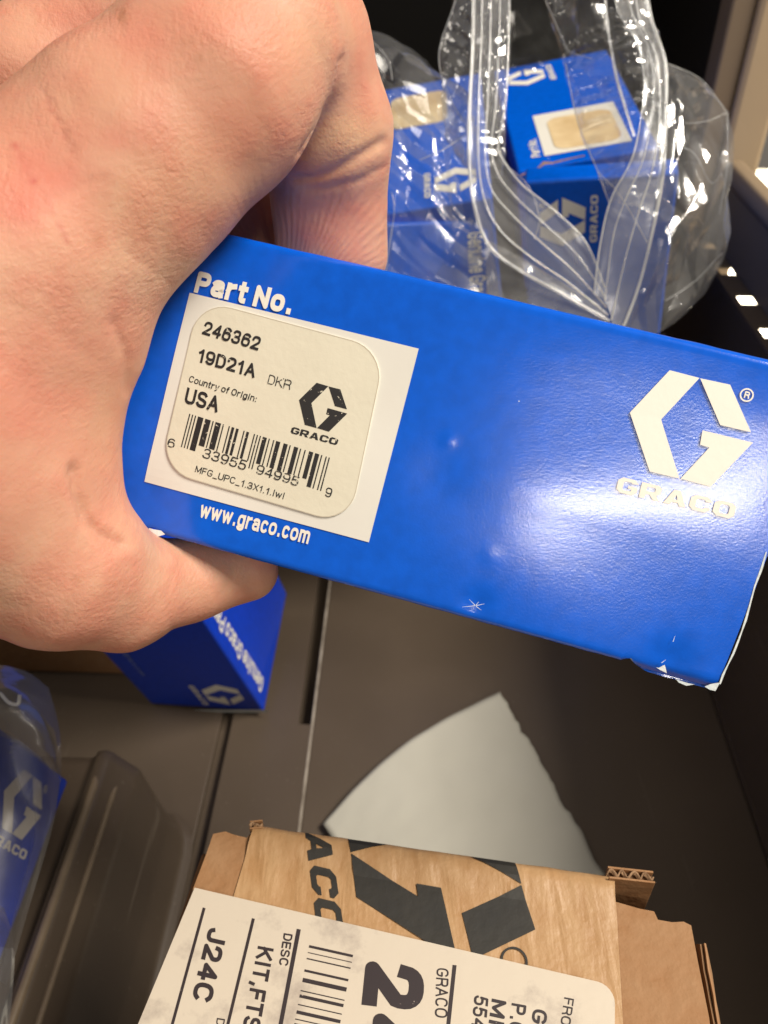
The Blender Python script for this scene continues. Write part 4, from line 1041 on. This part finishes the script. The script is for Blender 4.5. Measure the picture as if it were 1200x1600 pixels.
def grad(V, e=.01):
    g = np.stack([hand_sd((V + np.eye(3)[i] * e).astype(np.float32)) - hand_sd((V - np.eye(3)[i] * e).astype(np.float32)) for i in range(3)], 1) / (2 * e)
    return g / (np.linalg.norm(g, axis=1, keepdims=True) + 1e-9)
def to_px(V):
    q = V - CV; z = q @ WV; return np.stack([600 + FPX * (q @ RV) / z, 800 + FPX * (q @ DV) / z], 1)
def dist_line(P2, pts):
    d = np.full(len(P2), 1e9); pts = np.array(pts, float)
    for a, b in zip(pts[:-1], pts[1:]):
        ab = b - a; h = np.clip(((P2 - a) @ ab) / (ab @ ab), 0, 1); d = np.minimum(d, np.linalg.norm(P2 - a - h[:, None] * ab, axis=1))
    return d
def build_hand():
    V, F_ = surface_nets((-9.6, 6.2, 15.5), (0.6, 20.5, 29.5), .085)
    for _ in range(2):
        g = grad(V); d_ = hand_sd(V.astype(np.float32)); V = V - g * np.where(np.abs(d_) < .15, d_, 0)[:, None]
    g = grad(V); P2 = to_px(V); facing = (g @ WV) < .25
    # creases: pixel polylines, width px, depth cm
    CR = [([(462, 281), (490, 281), (525, 268), (562, 245), (600, 222)], 7, .07), ([(475, 296), (500, 296), (560, 284), (600, 262)], 5, .03),
          ([(118, 735), (124, 775), (136, 812), (160, 838), (190, 850)], 9, .10), ([(62, 135), (75, 165), (95, 200), (112, 240)], 4, .02),
          ([(272, 700 - 5), (262, 640), (258, 560)], 1, 0), ([(300, 925), (285, 890), (290, 860)], 5, .015), ([(340, 935), (360, 905), (368, 880)], 5, .018), ([(268, 985), (262, 930), (275, 890)], 5, .015),
          ([(200, 395), (235, 420), (268, 448)], 5, .012), ([(80, 320), (120, 290), (160, 280)], 4, .012),
          ([(180, 505), (200, 560), (196, 610)], 8, .035), ([(140, 900), (120, 930), (90, 985)], 6, .02), ([(535, 92), (520, 150), (498, 200), (470, 240)], 6, .05)]
    for pts, wd, dp in CR:
        if dp <= 0: continue
        d = dist_line(P2, pts); V = V - g * (dp * np.exp(-(d / wd) ** 2) * facing)[:, None]
    # soft unevenness: tendons, pads
    n1 = np.array([noise.noise(Vector(v * .55)) for v in V]); n2 = np.array([noise.noise(Vector(v * 1.6 + 9)) for v in V])
    V = V + g * ((.05 * n1 + .018 * n2))[:, None]
    c = V.mean(0)
    me = bpy.data.meshes.new('hand'); me.from_pydata(((V - c) * U).tolist(), [], F_.tolist()); me.update()
    # skin colour marks that belong to the skin itself: flushed places, a scratch, freckles
    red = np.zeros(len(V)); scr = np.zeros(len(V)); brn = np.zeros(len(V)); pale = np.zeros(len(V)); rid = np.zeros(len(V))
    def blob(c0, r, a): return a * np.exp(-(np.linalg.norm((P2 - np.array(c0)) / np.array(r), axis=1)) ** 2)
    for a in (blob((30, 600), (120, 160), .35), blob((230, 700 - 60), (50, 80), .3), blob((300, 30), (120, 50), .3), blob((560, 130), (40, 60), .35), blob((60, 270), (90, 60), .9), blob((180, 220), (40, 25), .6), blob((310, 360), (50, 40), .8), blob((400, 180), (120, 60), .12), blob((20, 340), (70, 60), .6), blob((470, 270), (60, 30), .4), blob((500, 345), (75, 45), .9),
              blob((120, 40), (160, 60), .5), blob((100, 1000), (160, 60), .45), blob((60, 560), (60, 120), .3), blob((200, 760), (30, 60), .35), blob((420, 900), (40, 40), .5), blob((185, 500), (40, 60), .4), blob((330, 960), (90, 30), .3)): red += a
    for a in (blob((550, 210), (45, 35), .8), blob((250, 320), (120, 100), .25), blob((420, 60), (100, 50), .25), blob((170, 640), (60, 90), .3)): pale += a
    scr = np.exp(-(dist_line(P2, [(17, 218), (32, 245), (46, 270), (58, 292)]) / 3.0) ** 2) + .5 * np.exp(-(dist_line(P2, [(70, 310), (90, 350), (105, 380)]) / 3.) ** 2)
    scr += .4 * np.exp(-(dist_line(P2, [(68, 150), (88, 185), (110, 235)]) / 3.) ** 2)
    for c0, r, a in (((192, 25), (7, 14), .9), ((293, 62), (10, 9), .3), ((310, 90), (7, 9), .45), ((152, 372), (8, 12), .4), ((120, 905), (6, 6), .4), ((105, 965), (5, 5), .4)): brn += blob(c0, r, a)
    rid = np.clip(blob((520, 350), (110, 62), 1.6), 0, 1) * (g @ WV < .3)
    fan = np.arctan2(P2[:, 0] - 452, 492 - P2[:, 1])
    me.attributes.new('fan', 'FLOAT', 'POINT').data.foreach_set('value', fan.astype(np.float32))
    for nm, a in (('red', red), ('scratch', scr), ('brown', brn), ('pale', pale), ('ridge', rid)):
        at_ = me.attributes.new(nm, 'FLOAT', 'POINT'); at_.data.foreach_set('value', np.clip(a, 0, 1).astype(np.float32))
    me.polygons.foreach_set('use_smooth', [True] * len(me.polygons))
    o = bpy.data.objects.new('person', me); COL.objects.link(o); o.location = Vector(c) * U
    s = o.modifiers.new('smooth', 'SUBSURF'); s.levels = 1; s.render_levels = 1
    return o
def skin_mat():
    m, n, l, p = nt('skin')
    tc = n.new('ShaderNodeTexCoord')
    def N(scale, det=3, dist=0, ro=.5):
        t = n.new('ShaderNodeTexNoise'); t.inputs['Scale'].default_value = scale; t.inputs['Detail'].default_value = det; t.inputs['Distortion'].default_value = dist; t.inputs['Roughness'].default_value = ro
        l.new(tc.outputs['Object'], t.inputs['Vector']); return t.outputs['Fac']
    def attr(nm):
        a = n.new('ShaderNodeAttribute'); a.attribute_name = nm; return a.outputs['Fac']
    def mixc(fac, a, b):
        x = n.new('ShaderNodeMix'); x.data_type = 'RGBA'
        if isinstance(fac, float): x.inputs[0].default_value = fac
        else: l.new(fac, x.inputs[0])
        for i, c in ((6, a), (7, b)):
            if isinstance(c, tuple): x.inputs[i].default_value = (*c, 1)
            else: l.new(c, x.inputs[i])
        return x.outputs[2]
    def ma(op, a, b=0.0, c=0.0, clamp=False):
        x = n.new('ShaderNodeMath'); x.operation = op; x.use_clamp = clamp
        for i, q in enumerate((a, b, c)):
            if isinstance(q, (int, float)): x.inputs[i].default_value = q
            else: l.new(q, x.inputs[i])
        return x.outputs[0]
    def ramp(f, a, b):
        x = n.new('ShaderNodeMapRange'); x.inputs['From Min'].default_value = a; x.inputs['From Max'].default_value = b; l.new(f, x.inputs['Value']); return x.outputs[0]
    base = mixc(ramp(N(45, 5), .35, .65), (.50, .245, .162), (.60, .355, .24))
    base = mixc(ma('MULTIPLY', ramp(N(150, 5), .42, .68), .6), base, (.52, .19, .13))
    redn = ma('MULTIPLY', attr('red'), ma('ADD', ramp(N(110, 4), .25, .75), .15), clamp=True)
    base = mixc(redn, base, (.54, .175, .125))
    base = mixc(ma('MULTIPLY', attr('pale'), .55), base, (.63, .40, .225))
    base = mixc(ma('MULTIPLY', attr('brown'), .7), base, (.26, .11, .045))
    base = mixc(ma('MULTIPLY', attr('scratch'), .75), base, (.42, .08, .065))
    l.new(base, p.inputs['Base Color'])
    p.inputs['Roughness'].default_value = .52; p.inputs['Specular IOR Level'].default_value = .3
    p.inputs['Subsurface Weight'].default_value = .35; p.inputs['Subsurface Radius'].default_value = (1, .32, .16); p.inputs['Subsurface Scale'].default_value = .0035
    # fine skin relief: cell pattern, pores, hairline wrinkles, finger ridges
    v = n.new('ShaderNodeTexVoronoi'); v.feature = 'DISTANCE_TO_EDGE'; v.inputs['Scale'].default_value = 900
    dv = n.new('ShaderNodeMix'); dv.data_type = 'VECTOR'; dv.inputs[0].default_value = .0012
    wn = n.new('ShaderNodeTexNoise'); wn.inputs['Scale'].default_value = 300; l.new(tc.outputs['Object'], wn.inputs['Vector'])
    l.new(tc.outputs['Object'], dv.inputs[4]); l.new(wn.outputs['Color'], dv.inputs[5]); l.new(dv.outputs[1], v.inputs['Vector'])
    mp = n.new('ShaderNodeMapping'); mp.inputs['Scale'].default_value = (1100, 260, 260); mp.inputs['Rotation'].default_value = (0, .5, .5); l.new(tc.outputs['Object'], mp.inputs[0])
    t3 = n.new('ShaderNodeTexNoise'); t3.inputs['Scale'].default_value = 1; t3.inputs['Detail'].default_value = 3; l.new(mp.outputs[0], t3.inputs['Vector'])
    wob = ma('MULTIPLY', N(120, 3), 9.0)
    fanw = ma('ADD', ma('MULTIPLY', attr('fan'), 95.0), wob)
    wave = ma('MULTIPLY', ma('ADD', ma('SINE', fanw), 1.0), ma('MULTIPLY', ramp(N(260, 3), .30, .62), .5))
    inv = ma('SUBTRACT', 1.0, attr('ridge'))
    def lines(rot, sc):
        mm = n.new('ShaderNodeMapping'); mm.inputs['Scale'].default_value = sc; mm.inputs['Rotation'].default_value = rot; l.new(tc.outputs['Object'], mm.inputs[0])
        tt = n.new('ShaderNodeTexNoise'); tt.inputs['Scale'].default_value = 1; tt.inputs['Detail'].default_value = 4; tt.inputs['Distortion'].default_value = .4; l.new(mm.outputs[0], tt.inputs['Vector']); return tt.outputs['Fac']
    h = ma('MULTIPLY', ramp(v.outputs['Distance'], 0, .3), .16)
    h = ma('ADD', h, ma('MULTIPLY', lines((.3, .2, .55), (1250, 170, 1250)), 1.1))
    h = ma('ADD', h, ma('MULTIPLY', lines((-.2, .4, -.6), (1300, 210, 1300)), .8))
    h = ma('ADD', h, ma('MULTIPLY', N(2200, 3), .5))
    h = ma('ADD', h, ma('MULTIPLY', N(480, 5), .32))
    h = ma('MULTIPLY', h, ma('MULTIPLY_ADD', ramp(N(75, 3), .35, .65), .75, .3))
    h = ma('MULTIPLY', h, ma('MULTIPLY_ADD', inv, .8, .2))
    h = ma('ADD', h, ma('MULTIPLY', N(220, 3), .35))
    h = ma('ADD', h, ma('MULTIPLY', ma('MULTIPLY', wave, attr('ridge')), .85))
    b = n.new('ShaderNodeBump'); b.inputs['Strength'].default_value = .6; b.inputs['Distance'].default_value = .00022
    l.new(h, b.inputs['Height']); l.new(b.outputs['Normal'], p.inputs['Normal'])
    return m
hand = build_hand(); hand.data.materials.append(skin_mat())
tag(hand, 'bare left hand gripping the bright blue box between thumb and curled index finger', 'hand')
